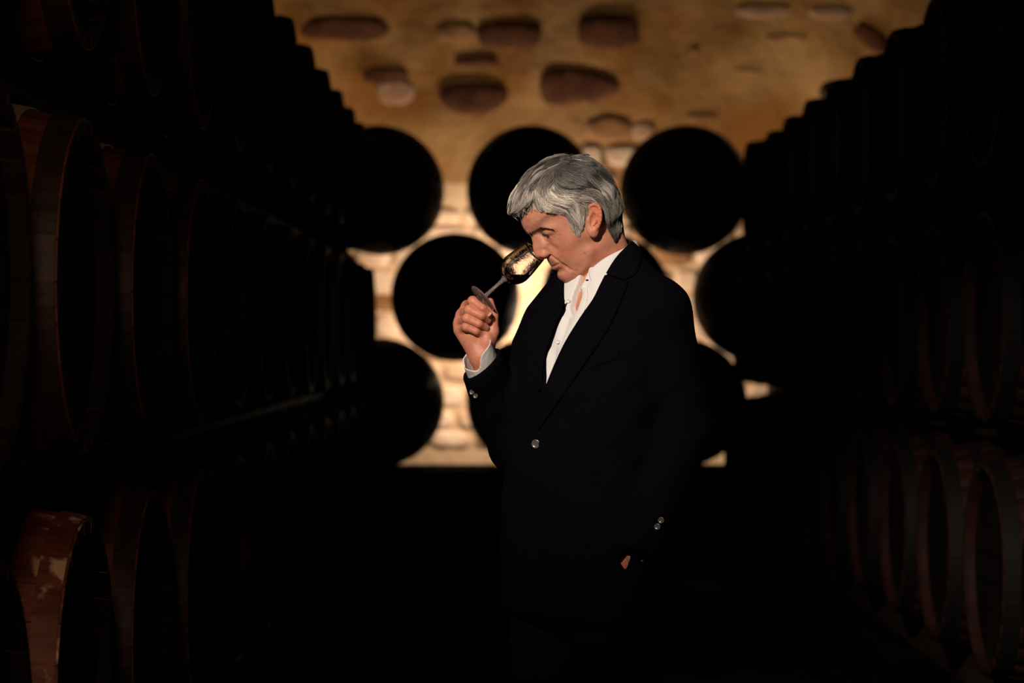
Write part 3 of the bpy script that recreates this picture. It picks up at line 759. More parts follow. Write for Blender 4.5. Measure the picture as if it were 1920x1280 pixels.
# cast picture points on the coat
def cast(fn, px, py, y0=4.5, y1=5.3, n=260):
    ys = np.linspace(y0, y1, n); xx = (px-960)/F*ys; zz = CAMZ-(py-640)/F*ys
    f = fn(xx, ys, zz); k = np.argmax(f < 0)
    if f[k] >= 0: k = np.argmin(f); return Vector((xx[k], ys[k], zz[k]))
    t = f[k-1]/(f[k-1]-f[k]) if k else 0
    y = ys[k-1]+t*(ys[k]-ys[k-1]); return P(px, py, y)
near_edge = [(1190, 440), (1183, 453), (1160, 476), (1137, 509), (1124, 535), (1111, 561), (1088, 594), (1060, 643), (1039, 695), (1016, 755)]
far_edge = [(1018, 705), (1019, 666), (1026, 650), (1039, 614), (1053, 581), (1067, 548), (1066, 536), (1060, 520)]
def tow(px, py):
    p = cast(jouter, px, py); c = p-cz(p.z); return (c.dot(lb), p.z)
VP = [tow(*p) for p in near_edge[1:]]+[tow(*p) for p in far_edge[:-3]]

l_top = -.058
VPOLY = [(.075, 1.70), (.072, 1.56)]+VP[1:]+[(l_top, 1.50), (l_top-.010, 1.56), (-.08, 1.70)]
def jacket_field(x, y, z):
    f = jouter(x, y, z)
    cx = np.interp(z, TZ, TX); cy = np.interp(z, TZ, TY)
    l = (x-cx)*lb.x+(y-cy)*lb.y; d = (x-cx)*db.x+(y-cy)*db.y
    v = np.maximum(poly2(l, z, VPOLY), -(d-.005))
    f = smax(f, -v, .0025)
    # neck hole, rising to the back
    nh = np.sqrt((l/.074)**2+(d/.072)**2)-1
    f = smax(f, -np.maximum(nh*.07, 1.47-z), .004)
    f = smax(f, z-(1.523-.32*d), .004)
    # near skirt of the coat bulges over the pocketed hand, leaving a kite-shaped gap
    f = smin(f, smax(chain(x, y, z, [(tuple(P(1185, 960, 4.80)), .060), (tuple(P(1172, 1060, 4.775)), .052), (tuple(P(1165, 1170, 4.80)), .075)], .02), .80-z, .004), .03)
    KP = [(1170, 1033), (1158, 1047), (1173, 1070), (1183, 1043)]
    kp = poly2(960+x/y*F, 640-(z-CAMZ)/y*F, KP)/F*4.75
    f = smax(f, -np.maximum(kp, y-4.765), .0015)
    # hollow sleeves
    a = (ELR-WRR).normalized()
    inr = cap(x, y, z, tuple(WRR-a*.12), tuple(WRR+a*.05), .037, .037); f = smax(f, -inr, .003)
    return f
    inl = cap(x, y, z, tuple(WRL-a*.012), tuple(WRL+a*.05), .030, .030); f = smax(f, -inl, .003)
    return f
person = empty('person', (.16, 4.94, 0))
tag(person, 'grey-haired man in navy jacket and open white shirt, nose to a wine glass', 'person')
def pw(name, V, Q, m, parent=person):
    V = np.asarray(V)-np.array(person.location)
    return link(name, mesh_np(name, V, Q), m, parent)
JV, JQ = nets(jacket_field, (-.14, 4.60, .78), (.44, 5.20, 1.60), .0042)
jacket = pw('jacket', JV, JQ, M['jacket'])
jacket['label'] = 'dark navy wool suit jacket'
def pmesh(name, V, Q, m, parent): 
    V = np.asarray(V)-np.array(person.location); return link(name, mesh_np(name, V, Q), m, parent)
def strip(name, A, B, m, parent, fn, off=.005, n=8, puff=.004, th=.003, off2=None):
    """cloth flap laid on fn between picture polylines A (fold) and B (free edge), same number of points"""
    A = catmull(A, 4, False); B = catmull(B, 4, False); k = len(A); top = []; 
    for a, b in zip(A, B):
        row = []
        for j in range(n+1):
            t = j/n; q = a*(1-t)+b*t
            p = cast(fn, q[0], q[1]); ray = (p-Vector((0, 0, CAMZ))).normalized()
            o = off+puff*math.sin(math.pi*min(t*1.0, 1))*(1-.4*t)
            row.append(p-ray*o)
        top.append(row)
    pts = np.array([[list(p) for p in r] for r in top])
    for _ in range(3):
        q = pts.copy(); q[1:-1, :, 1] = (pts[:-2, :, 1]+2*pts[1:-1, :, 1]+pts[2:, :, 1])/4; pts = q
    V = pts.reshape(-1, 3); N = n+1; Q = []
    back = V.copy(); back[:, 1] += th
    for i in range(k-1):
        for j in range(n):
            a = i*N+j; Q.append((a, a+1, a+N+1, a+N)); b = a+len(V); Q.append((b, b+N, b+N+1, b+1))
    m0 = len(V)
    for i in range(k-1):
        for j in (0, n):
            a = i*N+j; Q.append((a, a+N, a+N+m0, a+m0))
    for i in (0, k-1):
        for j in range(n):
            a = i*N+j; Q.append((a, a+1, a+1+m0, a+m0))
    o = pmesh(name, np.vstack([V, back]), np.array(Q), m, parent)
    bm = bmesh.new(); bm.from_mesh(o.data); bmesh.ops.recalc_face_normals(bm, faces=bm.faces); bm.to_mesh(o.data); bm.free()
    return o
# near lapel and collar
strip('lapel', [(1134, 515), (1124, 535), (1111, 561), (1088, 594), (1058, 643), (1035, 693), (1016, 745), (1008, 800)],
      [(1178, 528), (1172, 545), (1160, 575), (1137, 622), (1106, 668), (1073, 716), (1036, 768), (1010, 806)], M['jacket2'], jacket, jouter, .005)
strip('collar', [(1186, 451), (1172, 464), (1160, 476), (1148, 492), (1136, 512)],
      [(1206, 470), (1204, 484), (1199, 499), (1190, 514), (1170, 524)], M['jacket2'], jacket, jouter, .006)
strip('lapel', [(1060, 562), (1053, 581), (1039, 614), (1026, 650), (1019, 680), (1015, 730)],
      [(1047, 568), (1036, 590), (1022, 624), (1010, 655), (1007, 690), (1009, 735)], M['jacket2'], jacket, jouter, .004, puff=.002)
strip('breast_pocket', [(1100, 679), (1130, 668), (1160, 656)], [(1104, 692), (1134, 681), (1163, 669)], M['jacket2'], jacket, jouter, .0015, puff=.001, th=.002)
def button(px, py, m, fn, r=.0095, parent=None, name='button'):
    p = cast(fn, px, py); n = (Vector((0, 0, CAMZ))-p).normalized()
    prof = [(.0001, 0), (r, 0), (r*1.05, .0012), (r*.98, .0030), (r*.75, .0024), (r*.5, .0016), (.0001, .0018)]
    o = link(name, mesh(name, *lathe(prof, 22)), m, parent or person)
    nn = (n*.6+db*.4).normalized()
    o.location = p+n*.002-Vector(person.location); o.rotation_euler = nn.to_track_quat('Z', 'Y').to_euler(); return o
button(1005, 832, M['button'], jouter, .0088, jacket)
for q in ((885, 735), (892, 742)): button(*q, M['button'], jouter, .0050, jacket)
for q in ((1240, 975), (1233, 987)): button(*q, M['button'], jouter, .0062, jacket)

# shirt
def shirt_body(x, y, z): return smax(smin(torso(x, y, z, -.012), cap(x, y, z, tuple(cz(1.50)), tuple(cz(1.535)), .068, .064), .012), z-1.50, .004)
def tows(px, py):
    p = cast(shirt_body, px, py); c = p-cz(p.z); return (c.dot(lb), p.z)
slit = [tows(1087, 540), tows(1091, 552), tows(1085, 575), tows(1073, 598), tows(1067, 575), tows(1073, 552)]
slit = [(slit[0][0]+.012, 1.60)]+slit+[(slit[-1][0]-.012, 1.60)]
def shirt_field(x, y, z):
    f = shirt_body(x, y, z)
    cx = np.interp(z, TZ, TX); cy = np.interp(z, TZ, TY)
    l = (x-cx)*lb.x+(y-cy)*lb.y; d = (x-cx)*db.x+(y-cy)*db.y
    f = smax(f, -np.maximum(poly2(l, z, slit), -(d)), .002)
    f = smax(f, -(np.maximum(np.sqrt((l/.058)**2+(d/.056)**2)*.058-.058, 1.36-z)), .002)
    # placket and folds
    f = f-.0022*np.exp(-((l+.004-.02*(1.45-z))/.012)**4)*(d > 0)*(z < 1.40)
    f = f+.0018*np.sin((l*1.2+z*.35)*150)*np.exp(-((z-1.33)/.12)**2)*(d > 0)
    f = f+.0020*np.exp(-((l-.035+.16*(1.46-z))/.006)**2)*(d > 0)
    f = smax(f, 1.0-z, .004)
    return f
SV, SQ = nets(shirt_field, (-.06, 4.74, .98), (.40, 5.14, 1.52), .0032)
shirt = pw('shirt', SV, SQ, M['shirt']); shirt['label'] = 'white open-necked shirt'
strip('placket', [(1090, 537), (1092, 552), (1086, 572), (1077, 594), (1060, 626), (1044, 666), (1030, 704), (1018, 738)],
      [(1101, 541), (1102, 556), (1097, 578), (1089, 601), (1075, 634), (1056, 676), (1038, 712), (1022, 744)], M['shirt'], shirt, shirt_body, .002, puff=.0015, th=.002)
# collar as cloth rings round the neck
def collar_pt(al, z, r): 
    c = Vector((.190, 4.905, z)); return c+(db*math.cos(al)+lb*math.sin(al))*r
def sheet(name, rows, m, parent, th=.0016):
    rows = np.array([[list(p) for p in r] for r in rows]); a, b = rows.shape[:2]
    V = rows.reshape(-1, 3); Q = [(i*b+j, i*b+j+1, (i+1)*b+j+1, (i+1)*b+j) for i in range(a-1) for j in range(b-1)]
    o = pmesh(name, V, np.array(Q), m, parent)
    md = o.modifiers.new('cloth', 'SOLIDIFY'); md.thickness = th; md.offset = 0
    s_ = o.modifiers.new('round', 'SUBSURF'); s_.levels = 1; s_.render_levels = 1
    return o
AL = [16, 24, 34, 46, 60, 78, 100, 130, 160, 180]
ZT = [1.4905, 1.4985, 1.5085, 1.5185, 1.5270, 1.5365, 1.5465, 1.5530, 1.5560, 1.5565]
for sgn in (1, -1):
    rows = []
    al_t = AL; 
    for t in np.linspace(0, 1, 6):
        row = []
        for a_, zt in zip(AL, ZT):
            bk = .010*max(0, (a_-110)/70)
            e = max(0, 1-(a_-16)/40)
            aa = a_+t*18*e
            r = .0685+.012*t+(.003 if t > 0 else 0); drop = t*(.046-.012*(1-e))
            if sgn < 0: r -= .002
            row.append(collar_pt(R(aa)*sgn, zt-drop, r-bk))
        rows.append(row)
    sheet('collar', rows, M['shirt'], shirt)
    rows = []
    for t in np.linspace(0, 1, 4):
        rows.append([collar_pt(R(a_)*sgn, zt-.004-t*.034, .0665+.002*t-.010*max(0, (a_-110)/70)) for a_, zt in zip([2, 10]+AL, [1.468, 1.482]+ZT)])
    sheet('collar_stand', rows, M['shirt'], shirt)
p = cast(lambda x, y, z: np.sqrt(((x-.190)*lb.x+(y-4.905)*lb.y)**2+((x-.190)*db.x+(y-4.905)*db.y)**2)-.0725, 1101, 525)
o = link('buttonhole', mesh('buttonhole', *lathe([(.0001, 0), (.0016, 0), (.0016, .0008), (.0001, .0008)], 10)), M['iris'], shirt)
o.location = p+Vector((0, -.002, 0))-Vector(person.location); o.rotation_euler = (R(90), 0, R(-20)); o.scale = (2.2, 1, 1)
button(1066, 564, M['pearl'], shirt_body, .0042, shirt); button(1047, 640, M['pearl'], shirt_body, .0042, shirt)
# right cuff
def cuff_field(x, y, z):
    a = (ELR-WRR).normalized(); A = WRR-a*.06; B = WRR+a*.06
    o_ = cap(x, y, z, tuple(A), tuple(B), .0352, .0365); i_ = cap(x, y, z, tuple(A), tuple(B), .0324, .0340)
    f = smax(o_, -i_, .001)
    c2 = cutR(x, y, z, .030)
    # the near edge dips where the cuff opens
    lx = (x-cR.x)*ex.x+(z-cR.z)*ex.z; dip = .024*np.exp(-((lx+.012)/.018)**2)*(y < WRR.y)
    f = smax(f, c2+dip, .0015); f = smax(f, -cutR(x, y, z, -.03), .002)
    return f
c_ = WRR
V_, Q_ = nets(cuff_field, (c_.x-.09, c_.y-.09, c_.z-.09), (c_.x+.09, c_.y+.09, c_.z+.09), .0016)
pw('shirt_cuff', V_, Q_, M['shirt'])['label'] = 'white shirt cuff at the raised wrist'
# trousers
HPL = cz(.88)+lb*.092; HPR = cz(.88)-lb*.092
FTL = Vector((HPL.x+.01, HPL.y+.0, .095)); FTR = Vector((HPR.x-.02, HPR.y+.02, .095))
KL = (HPL+FTL)/2+db*.03; KR = (HPR+FTR)/2+db*.04
def trousers_field(x, y, z):
    f = smax(torso(x, y, z, -.016), z-1.02, .004); f = smax(f, .80-z, .01)
    for H, K, Ft in ((HPL, KL, FTL), (HPR, KR, FTR)):
        f = smin(f, chain(x, y, z, [(tuple(H), .098), (tuple(K), .074), (tuple(Ft), .062)], .03), .02)
    f = smax(f, .07-z, .004)
    pk = cap(x, y, z, tuple(lk+Vector((0, 0, -.02))), tuple(lk+Vector((-.01, .01, -.075))), .042, .036)
    return smin(f, smax(pk, z-(lk.z-.012), .004), .015)
V_, Q_ = nets(trousers_field, (-.12, 4.62, .05), (.42, 5.22, 1.04), .009)
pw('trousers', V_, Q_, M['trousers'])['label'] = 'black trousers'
for Ft in (FTL, FTR):
    h = Ft; toe = Vector((Ft.x, Ft.y, 0))+db*.17
    def shoe(x, y, z):
        f = chain(x, y, z, [((h.x-db.x*.05, h.y-db.y*.05, .045), .036), ((h.x+db.x*.06, h.y+db.y*.06, .040), .038), ((toe.x, toe.y, .030), .030)], .02)
        f = smin(f, cap(x, y, z, (h.x, h.y, .06), (h.x, h.y, .11), .042, .045), .02)
        sole = chain(x, y, z, [((h.x-db.x*.05, h.y-db.y*.05, .012), .042), ((toe.x, toe.y, .012), .042)], .01)
        f = smin(f, smax(sole, z-.022, .002), .003)
        return smax(f, .001-z, .002)
    V_, Q_ = nets(shoe, (h.x-.25, h.y-.22, -.006), (h.x+.12, h.y+.12, .13), .006)
    pw('shoe', V_, Q_, M['leather'])
# the body under the clothes, same mesh as head and hands
def under(x, y, z):
    f = smax(torso(x, y, z, -.030), z-1.50, .01); f = smax(f, .80-z, .02)
    f = smin(f, smax(cap(x, y, z, tuple(cz(1.44)), tuple(cz(1.53)), .055, .052), z-1.54, .01), .02)
    L = chain(x, y, z, [(tuple(SHL), .045), (tuple(ELL), .038), (tuple(WRL), .026)], .02)
    Rr = chain(x, y, z, [(tuple(SHR), .044), (tuple(ELR), .038), (tuple(WRR+(ELR-WRR).normalized()*.02), .026)], .02)
    f = smin(smin(f, L, .03), Rr, .03)
    for H, K, Ft in ((HPL, KL, FTL), (HPR, KR, FTR)):
        f = smin(f, chain(x, y, z, [(tuple(H), .078), (tuple(K), .052), (tuple(Ft), .036)], .03), .02)
    return f
V_, Q_ = nets(under, (-.12, 4.62, .03), (.42, 5.22, 1.56), .011)
addskin(V_, Q_, np.ones((len(V_), 3)))
SK = np.vstack(skinV); SKQ = np.vstack(skinQ)
body = pw('body', SK, SKQ, M['skin'])
ca = body.data.color_attributes.new('tint', 'FLOAT_COLOR', 'POINT')
ca.data.foreach_set('color', np.hstack([np.vstack(tints), np.ones((len(SK), 1))]).astype(np.float32).ravel())
# finger nails
def nail(p, n, u_, sx=.0048, sy=.006):
    v = []; f = []
    for i in range(5):
        for j in range(5):
            a = (i/4-.5)*2; b = (j/4-.5)*2; v.append((a*sx, b*sy*(1-.15*a*a), .0009*(1-a*a)))
    f = [(i*5+j, (i+1)*5+j, (i+1)*5+j+1, i*5+j+1) for i in range(4) for j in range(4)]
    o = link('fingernail', mesh('fingernail', v, f), M['nail'], body)
    n = n.normalized(); u_ = (u_-n*u_.dot(n)).normalized(); x_ = u_.cross(n)
    o.matrix_local = Matrix.Translation(p-Vector(person.location)) @ Matrix((x_, u_, n)).transposed().to_4x4()
M['nail'] = mat('fingernail', (.56, .26, .18), .6, .2)
ft = fing[0]; a3 = Vector(ft[3][0]); a2 = Vector(ft[2][0])
dn = Vector((-.15, -.9, .25)).normalized(); nail(a3+dn*.0073, dn, a3-a2)
for side in (1, -1):
    for nm, r_, m_, off in (('eyeball', .0118, M['eye'], 0), ('iris', .0058, M['iris'], .0070)):
        E = FX['eye'][0]; c = h2w([[E[0]-.0125+off, E[1]*side, E[2]-.0042-off*.5]])[0]
        bm = bmesh.new(); bmesh.ops.create_uvsphere(bm, u_segments=16, v_segments=12, radius=r_)
        me = bpy.data.meshes.new(nm); bm.to_mesh(me); bm.free(); o = link(nm, me, m_, body); o.location = Vector(c)-Vector(person.location)

# ------------------------------------------------------------------ hair
hp_out = [(953, 400), (956, 384), (960, 365), (968, 349), (980, 335), (994, 319), (1010, 307), (1026, 296), (1045, 290), (1062, 287), (1080, 286), (1102, 292), (1124, 309), (1140, 328), (1152, 347),
          (1163, 370), (1171, 388), (1173, 405), (1170, 425), (1164, 444), (1150, 452), (1142, 440), (1120, 425), (1095, 405), (1085, 436), (1078, 438), (1066, 424), (1052, 408), (1030, 398), (1005, 390), (985, 396), (967, 409)]
hair_out = [px2uw(a, b) for a, b in hp_out]
# shell outline in profile, wider than the skull
hs_out = [px2uw(a, b) for a, b in [(955, 400), (958, 382), (963, 364), (971, 349), (983, 335), (997, 320), (1012, 309), (1028, 299), (1046, 293), (1062, 291), (1080, 290), (1101, 297), (1122, 313), (1138, 331), (1149, 350),
          (1160, 372), (1167, 390), (1169, 406), (1166, 424), (1160, 443), (1148, 450), (1120, 440), (1098, 430), (1075, 425), (1040, 410), (1010, 402), (990, 402), (968, 407)]]
side_px = [(960, 398), (966, 375), (990, 340), (1020, 310), (1060, 292), (1105, 296), (1140, 330), (1160, 370), (1166, 405), (1163, 430), (1152, 450), (1138, 436), (1127, 414), (1124, 397), (1116, 385), (1105, 386), (1097, 396),
           (1093, 412), (1086, 428), (1080, 440), (1068, 430), (1058, 412), (1046, 402), (1030, 400), (1010, 394), (992, 392), (978, 404), (966, 407)]
# cut line on the side (pixels there belong to points near v = .07)
side_uw = [px2uw(a, b, .066 if a > 1000 else .04) for a, b in side_px]
def hair_pillow_w(u, w):
    return interp2(u, w, [(.1, .09, .056), (.07, .07, .073), (.04, .04, .078), (.04, .10, .076), (0, 0, .079), (0, .05, .085), (0, .12, .078), (-.05, 0, .080), (-.06, .05, .083), (-.04, -.03, .072)], .026)
THP = [(*px2uw(*a, .05), b) for a, b in [((1080, 435), .0025), ((1060, 415), .004), ((1040, 400), .004), ((1000, 392), .005), ((1085, 400), .006), ((1060, 380), .009), ((1020, 360), .011), ((1100, 370), .010), ((1130, 400), .009), ((1150, 440), .010), ((1140, 370), .011), ((1080, 320), .012), ((1010, 330), .012)]]
THD = table(lambda u, w: poly2(u, w, hs_out)); THW = table(hair_pillow_w); TTH = table(lambda u, w: interp2(u, w, THP, .015)); TCUT = table(lambda u, w: poly2(u, w, side_uw))
def thick(u, w): return look(TTH, u, w)
def hair_pillow(u, v, w):
    q = np.clip(1+look(THD, u, w)/.075, 0, None)
    return (np.sqrt(q*q+(np.abs(v)/look(THW, u, w))**2)-1)*.06
skull = pillow
def hair_uncut(u, v, w):
    return smin(hair_pillow(u, v, w), skull(u, v, w)-thick(u, w), .006)
def hair_shell(u, v, w):
    av = np.abs(v); cut = look(TCUT, u, w)
    tr = np.where(av > .03, cut, cut-.008*(1-av/.03))
    return smax(hair_uncut(u, v, w), tr, .005)
HSV, HSQ = nets(lambda u, v, w: hair_shell(u, v, w)+.0018, (-.13, -.10, -.08), (.15, .10, .18), .0022)
guides_px = [
 [(1070, 290), (1040, 297), (1005, 316), (975, 346), (958, 380), (956, 402)],
 [(1055, 302), (1018, 322), (988, 350), (968, 380), (962, 406)],
 [(1040, 315), (1008, 338), (990, 362), (980, 388), (966, 406)],
 [(1030, 330), (1006, 350), (996, 372), (988, 390), (978, 402)],
 [(1022, 338), (1006, 358), (1008, 378), (1028, 394), (1052, 396)],
 [(1030, 340), (1020, 360), (1036, 380), (1062, 386), (1092, 378)],
 [(1036, 325), (1036, 340), (1050, 352), (1076, 360), (1106, 362)],
 [(1000, 372), (1008, 388), (1030, 400), (1050, 402)],
 [(1046, 388), (1060, 402), (1072, 420), (1080, 438)],
 [(1066, 384), (1076, 400), (1082, 420), (1084, 436)],
 [(1082, 384), (1090, 396), (1092, 412)],
 [(1060, 305), (1085, 325), (1108, 348), (1130, 372), (1150, 400)],
 [(1078, 296), (1104, 316), (1130, 345), (1150, 380), (1160, 420), (1160, 446)],
 [(1090, 290), (1120, 312), (1146, 345), (1164, 385), (1168, 425)],
 [(1062, 330), (1090, 350), (1116, 372), (1136, 402), (1150, 436)],
 [(1090, 368), (1112, 378), (1128, 398), (1136, 425), (1146, 448)],
 [(1124, 392), (1132, 412), (1142, 436), (1150, 450)]]
GP = []; GD = []
for gk, g in enumerate(guides_px):
    c = catmull(g, 5, False)
    for i in range(len(c)-1): GP.append(px2uw(*((c[i]+c[i+1])/2), .05)); a_ = px2uw(*c[i], .05); b_ = px2uw(*c[i+1], .05); GD.append(np.array(b_)-np.array(a_))
GP = np.array(GP); GD = np.array(GD); GD /= np.linalg.norm(GD, axis=1)[:, None]
def flow(u, w):
    d2 = (u[:, None]-GP[None, :, 0])**2+(w[:, None]-GP[None, :, 1])**2
    wt = 1/(d2+.003**2)**2.5
    d = wt @ GD; return d/np.linalg.norm(d, axis=1)[:, None]
def grad(fn, P_, e=.0008):
    g = np.stack([fn(P_[:, 0]+(e if i == 0 else 0), P_[:, 1]+(e if i == 1 else 0), P_[:, 2]+(e if i == 2 else 0))-fn(P_[:, 0]-(e if i == 0 else 0), P_[:, 1]-(e if i == 1 else 0), P_[:, 2]-(e if i == 2 else 0)) for i in range(3)], 1)/(2*e)
    m = np.linalg.norm(g, axis=1)+1e-9; return g, m
NSR = 15000
keep = hair_uncut(HSV[:, 0], HSV[:, 1], HSV[:, 2]) < .004
src = HSV[keep & (np.abs(hair_uncut(HSV[:, 0], HSV[:, 1], HSV[:, 2])+.0018) < .003)]
# clump structure
NCL = 300
cl = src[rng.integers(0, len(src), NCL)]
st = src[rng.integers(0, len(src), NSR)]+rng.normal(0, .001, (NSR, 3))
cid = np.empty(NSR, int)
for a in range(0, NSR, 2000): cid[a:a+2000] = ((st[a:a+2000, None, :]-cl[None])**2).sum(2).argmin(1)
cl_off = rng.normal(0, .0015, NCL); cl_ang = rng.normal(0, .13, NCL); cl_tint = rng.normal(0, .35, NCL)
NST = 12; step = .0046
pos_ = st.copy(); path = [pos_.copy()]
ang0 = cl_ang[cid]+rng.normal(0, .04, NSR)
depth0 = cl_off[cid]+rng.normal(0, .00035, NSR)
clc = cl.copy(); clp = [clc.copy()]
def advance(p_, ang, depth, i, n):
    d = flow(p_[:, 0], p_[:, 2])
    ca_, sa_ = np.cos(ang), np.sin(ang)
    d3 = np.stack([d[:, 0]*ca_-d[:, 1]*sa_, np.zeros(n), d[:, 0]*sa_+d[:, 1]*ca_], 1)
    g, m = grad(hair_uncut, p_); nrm = g/m[:, None]
    # on the crown the flow runs over the edge, keep it tangent
    d3 -= nrm*(d3*nrm).sum(1)[:, None]; L = np.linalg.norm(d3, axis=1)[:, None]; d3 /= np.maximum(L, .3)
    q = p_+d3*step
    lift = -.0018+.0030*min(i/5, 1)
    f = hair_uncut(q[:, 0], q[:, 1], q[:, 2]); g, m = grad(hair_uncut, q)
    q = q-g/m[:, None]*np.clip((f-(lift+depth))/m, -.006, .006)[:, None]
    return q
for i in range(NST):
    pos_ = advance(pos_, ang0*(1-.3*i/NST), depth0, i, NSR)
    clc = advance(clc, cl_ang, cl_off, i, NCL)
    k_ = .5*(i+1)/NST*.35
    pos_ = pos_*(1-k_)+clc[cid]*k_ if i > 3 else pos_
    path.append(pos_.copy())
path = np.array(path)                      # steps, strands, 3
# stop strands that run past the hair line
cutv = np.array([look(TCUT, p_[:, 0], p_[:, 2]) for p_ in path]) - np.where(np.abs(path[:, :, 1]) < .03, .003, 0)
lim = rng.uniform(-.001, .0045, NSR)
over = cutv > lim[None]
first = np.where(over.any(0), over.argmax(0), NST)
first = np.minimum(first, rng.integers(7, NST+1, NSR))
ok = first >= 3
path = path[:, ok]; first = first[ok]; cid_ = cid[ok]; n_s = path.shape[1]
for i in range(1, NST+1):
    m_ = i > first; path[i, m_] = path[i-1, m_]+(rng.normal(0, 1, (m_.sum(), 3))*1e-6)
rad_ = np.array([[.00030*min(1, .5+i*.2)*(1-.8*(i/NST)**3) for i in range(NST+1)]]).T*rng.uniform(.75, 1.35, n_s)[None]
Wp = h2w(path.reshape(-1, 3)).reshape(path.shape)
tan = np.gradient(Wp, axis=0); tan /= np.linalg.norm(tan, axis=2)[:, :, None]+1e-12
ref = np.array([0, -1, 0.0]); b1 = np.cross(tan, ref); b1 /= np.linalg.norm(b1, axis=2)[:, :, None]+1e-9; b2 = np.cross(tan, b1)
rings = []
for k in range(3):
    a = 2*math.pi*k/3; rings.append(Wp+(b1*math.cos(a)+b2*math.sin(a))*rad_[:, :, None])
ring = np.stack(rings, 2)                   # steps, strands, 3, xyz
ringV = ring.transpose(1, 0, 2, 3).reshape(-1, 3)
QQ = []
base = np.arange(n_s)*(NST+1)*3
for i in range(NST):
    act = first > i
    b0 = base[act]+i*3
    for k in range(3):
        k2 = (k+1) % 3; QQ.append(np.stack([b0+k, b0+k2, b0+3+k2, b0+3+k], 1))
QQ = np.concatenate(QQ)
# grey tone: lighter over temple and fringe, darker towards nape; crown darkened as painted shade
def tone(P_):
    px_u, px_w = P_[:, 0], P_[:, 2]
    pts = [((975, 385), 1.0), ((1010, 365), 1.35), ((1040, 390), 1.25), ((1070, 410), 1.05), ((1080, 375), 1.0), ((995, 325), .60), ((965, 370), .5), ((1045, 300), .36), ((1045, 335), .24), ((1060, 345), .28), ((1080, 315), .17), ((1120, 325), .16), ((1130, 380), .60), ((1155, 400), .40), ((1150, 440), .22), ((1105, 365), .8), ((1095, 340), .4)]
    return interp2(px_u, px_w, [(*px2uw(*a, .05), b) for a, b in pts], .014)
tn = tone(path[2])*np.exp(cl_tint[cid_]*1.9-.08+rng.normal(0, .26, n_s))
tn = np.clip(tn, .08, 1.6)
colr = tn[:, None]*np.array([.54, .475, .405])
colV = np.repeat(colr, (NST+1)*3, axis=0)
allV = np.vstack([ringV, h2w(HSV)]); allQ = np.vstack([QQ, HSQ+len(ringV)])
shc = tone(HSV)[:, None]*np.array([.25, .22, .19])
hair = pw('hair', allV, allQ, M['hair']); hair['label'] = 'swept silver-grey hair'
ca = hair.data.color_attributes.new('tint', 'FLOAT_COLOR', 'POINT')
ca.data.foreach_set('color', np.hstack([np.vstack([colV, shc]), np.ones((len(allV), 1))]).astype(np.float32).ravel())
# eyebrows and lashes, short dark hairs laid on the skin
def tufts(name, pts_fn, n, length, r, m, parent):
    v = []; f = []
    for i in range(n):
        a, d = pts_fn(i/n); a = np.array(a); d = np.array(d); d = d/np.linalg.norm(d)
        L = length*random.uniform(.6, 1.2); k0 = len(v)
        s_ = np.cross(d, [1, 0, 0]); s_ /= np.linalg.norm(s_)+1e-9
        for t, rr in ((0, r), (.5, r*.8), (1, r*.15)):
            c = a+d*L*t+np.array([.0008, 0, 0])*math.sin(t*3.1)
            for q in range(3):
                ang = 2*math.pi*q/3; o_ = s_*math.cos(ang)+np.cross(d, s_)*math.sin(ang); v.append(c+o_*rr)
        for q in range(2):
            for k in range(3):
                a0 = k0+q*3+k; b0 = k0+q*3+(k+1) % 3; f.append((a0, b0, b0+3, a0+3))
    return pw(name, h2w(np.array(v)), np.array(f), m, parent)
def proj_skin(p):
    u_ = np.linspace(.14, .03, 240); f = head_field(u_, np.full(240, p[1]), np.full(240, p[2])); k = int(np.argmax(f < 0)); return u_[k]
bu = {}
for side in (1, -1):
    arc = [(p[1], p[2]) for p in FX['brow']]
    arc = catmull([np.array(a) for a in arc], 6, False); sk = [proj_skin((0, abs(a[0]), a[1])) for a in arc]
    def bf(t):
        t = t**1.5; i = min(int(t*(len(arc)-1)), len(arc)-2); k = t*(len(arc)-1)-i; a = arc[i]*(1-k)+arc[i+1]*k; u_ = sk[i]*(1-k)+sk[i+1]*k
        th = .0040*(1-.75*t)
        return (u_-.0003+random.uniform(0, .0012), side*a[0], a[1]+random.uniform(-th, th)), (-.25*t+.02, side*(.55+.5*t), .62-1.0*t+random.uniform(-.2, .2))
    tufts('eyebrow', bf, 400, .0065, .00026, M['brow'], body)
    arc2 = catmull([np.array(a) for a in [(p[1], p[2]) for p in FX['slit']]], 6, False); sk2 = [proj_skin((0, a[0], a[1])) for a in arc2]
    def lf(t):
        i = min(int(t*(len(arc2)-1)), len(arc2)-2); k = t*(len(arc2)-1)-i; a = arc2[i]*(1-k)+arc2[i+1]*k; u_ = sk2[i]*(1-k)+sk2[i+1]*k
        return (u_+.0002, side*a[0], a[1]+random.uniform(-.0006, .0008)), (.45, side*(.1+.6*t), -.85)
    tufts('eyelashes', lf, 150, .0036, .00028, M['brow'], body)

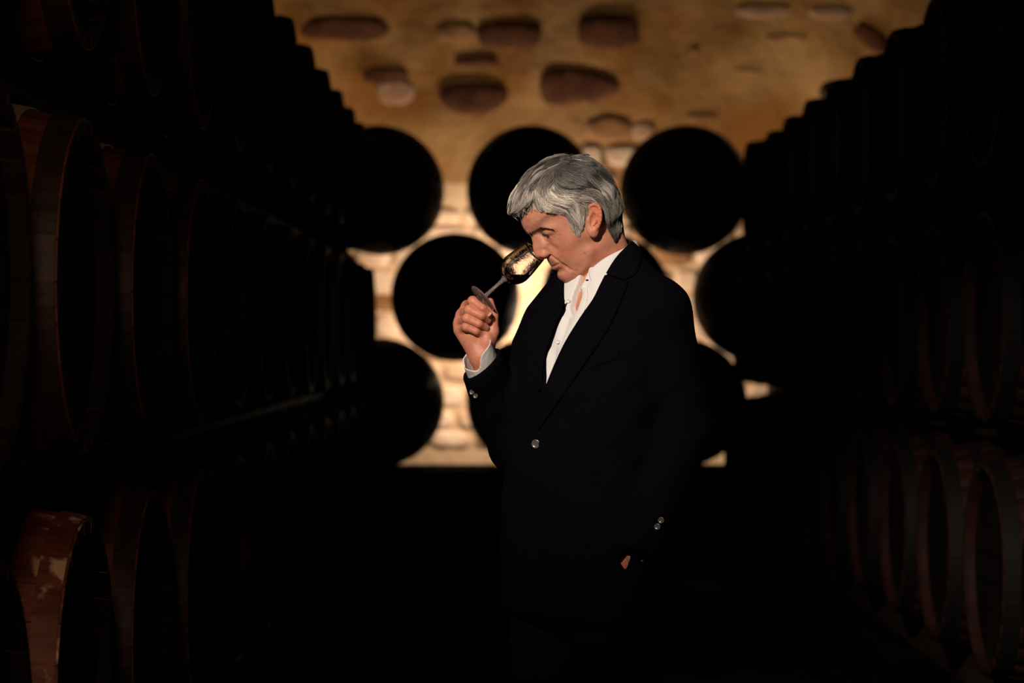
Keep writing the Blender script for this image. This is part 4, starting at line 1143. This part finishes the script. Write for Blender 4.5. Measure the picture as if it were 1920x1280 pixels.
# ------------------------------------------------------------------ the wine glass
glass = empty('wine_glass', GF); glass.rotation_euler = GA.to_track_quat('Z', 'Y').to_euler()
tag(glass, 'clear tasting glass of red wine tilted under the man\'s nose, held by its foot', 'glass')
outp = [(0, .0628), (.006, .0630), (.0135, .0660), (.0225, .0725), (.0290, .0820), (.0318, .0920), (.0320, .1000), (.0305, .1150), (.0280, .1320), (.0252, .1500)]
outp = catmull([np.array(a) for a in outp], 4, False)
inp = []
for i, p_ in enumerate(outp):
    t = outp[min(i+1, len(outp)-1)]-outp[max(i-1, 0)]; t /= np.linalg.norm(t); nrm = np.array([-t[1], t[0]])
    inp.append(p_+nrm*(.0013 if i > 4 else .0022))
prof = [tuple(p_) for p_ in outp]+[(.0247, .1507)]+[tuple((max(p_[0], 0), p_[1])) for p_ in inp[::-1]]
prof[0] = (.00001, prof[0][1]); prof[-1] = (.00001, prof[-1][1])
def lobj(name, prof, m, n=64):
    v, f = lathe(prof, n); me = mesh(name, v, f)
    bm = bmesh.new(); bm.from_mesh(me); bmesh.ops.remove_doubles(bm, verts=bm.verts, dist=1e-5*3); bmesh.ops.recalc_face_normals(bm, faces=bm.faces); bm.to_mesh(me); bm.free()
    return link(name, me, m, glass)
bowl = lobj('bowl', prof, M['glass_bowl'])
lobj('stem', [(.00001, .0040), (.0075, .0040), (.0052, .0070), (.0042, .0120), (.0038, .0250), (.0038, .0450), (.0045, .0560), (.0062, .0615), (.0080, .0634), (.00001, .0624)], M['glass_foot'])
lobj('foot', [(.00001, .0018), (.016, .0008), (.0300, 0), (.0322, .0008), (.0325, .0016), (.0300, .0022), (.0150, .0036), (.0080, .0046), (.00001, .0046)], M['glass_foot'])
# wine: inside of the bowl cut by the level surface
bpy.context.view_layer.update()
mw = Matrix.Translation(GF) @ GA.to_track_quat('Z', 'Y').to_matrix().to_4x4()
ip = [(max(p_[0]-.00025, 0), p_[1]+.0002) for p_ in inp]
v, f = lathe([(0.00001, ip[0][1])]+ip[1:]+[(.00001, ip[-1][1])], 64)
me = mesh('wine', v, f); bm = bmesh.new(); bm.from_mesh(me); bmesh.ops.remove_doubles(bm, verts=bm.verts, dist=3e-5)
lev = P(975, 515, 4.90); inv = mw.inverted(); lp = inv @ lev; ln = (inv.to_3x3() @ Vector((0, 0, 1))).normalized()
g = bmesh.ops.bisect_plane(bm, geom=bm.verts[:]+bm.edges[:]+bm.faces[:], plane_co=lp, plane_no=ln, clear_outer=True)
ed = [e for e in g['geom_cut'] if isinstance(e, bmesh.types.BMEdge)]
bmesh.ops.contextual_create(bm, geom=ed); bmesh.ops.recalc_face_normals(bm, faces=bm.faces); bm.to_mesh(me); bm.free()
o = link('wine', me, M['wine'], glass, True); o['label'] = 'dark red wine'
md = o.modifiers.new('edge', 'EDGE_SPLIT'); md.split_angle = R(40)
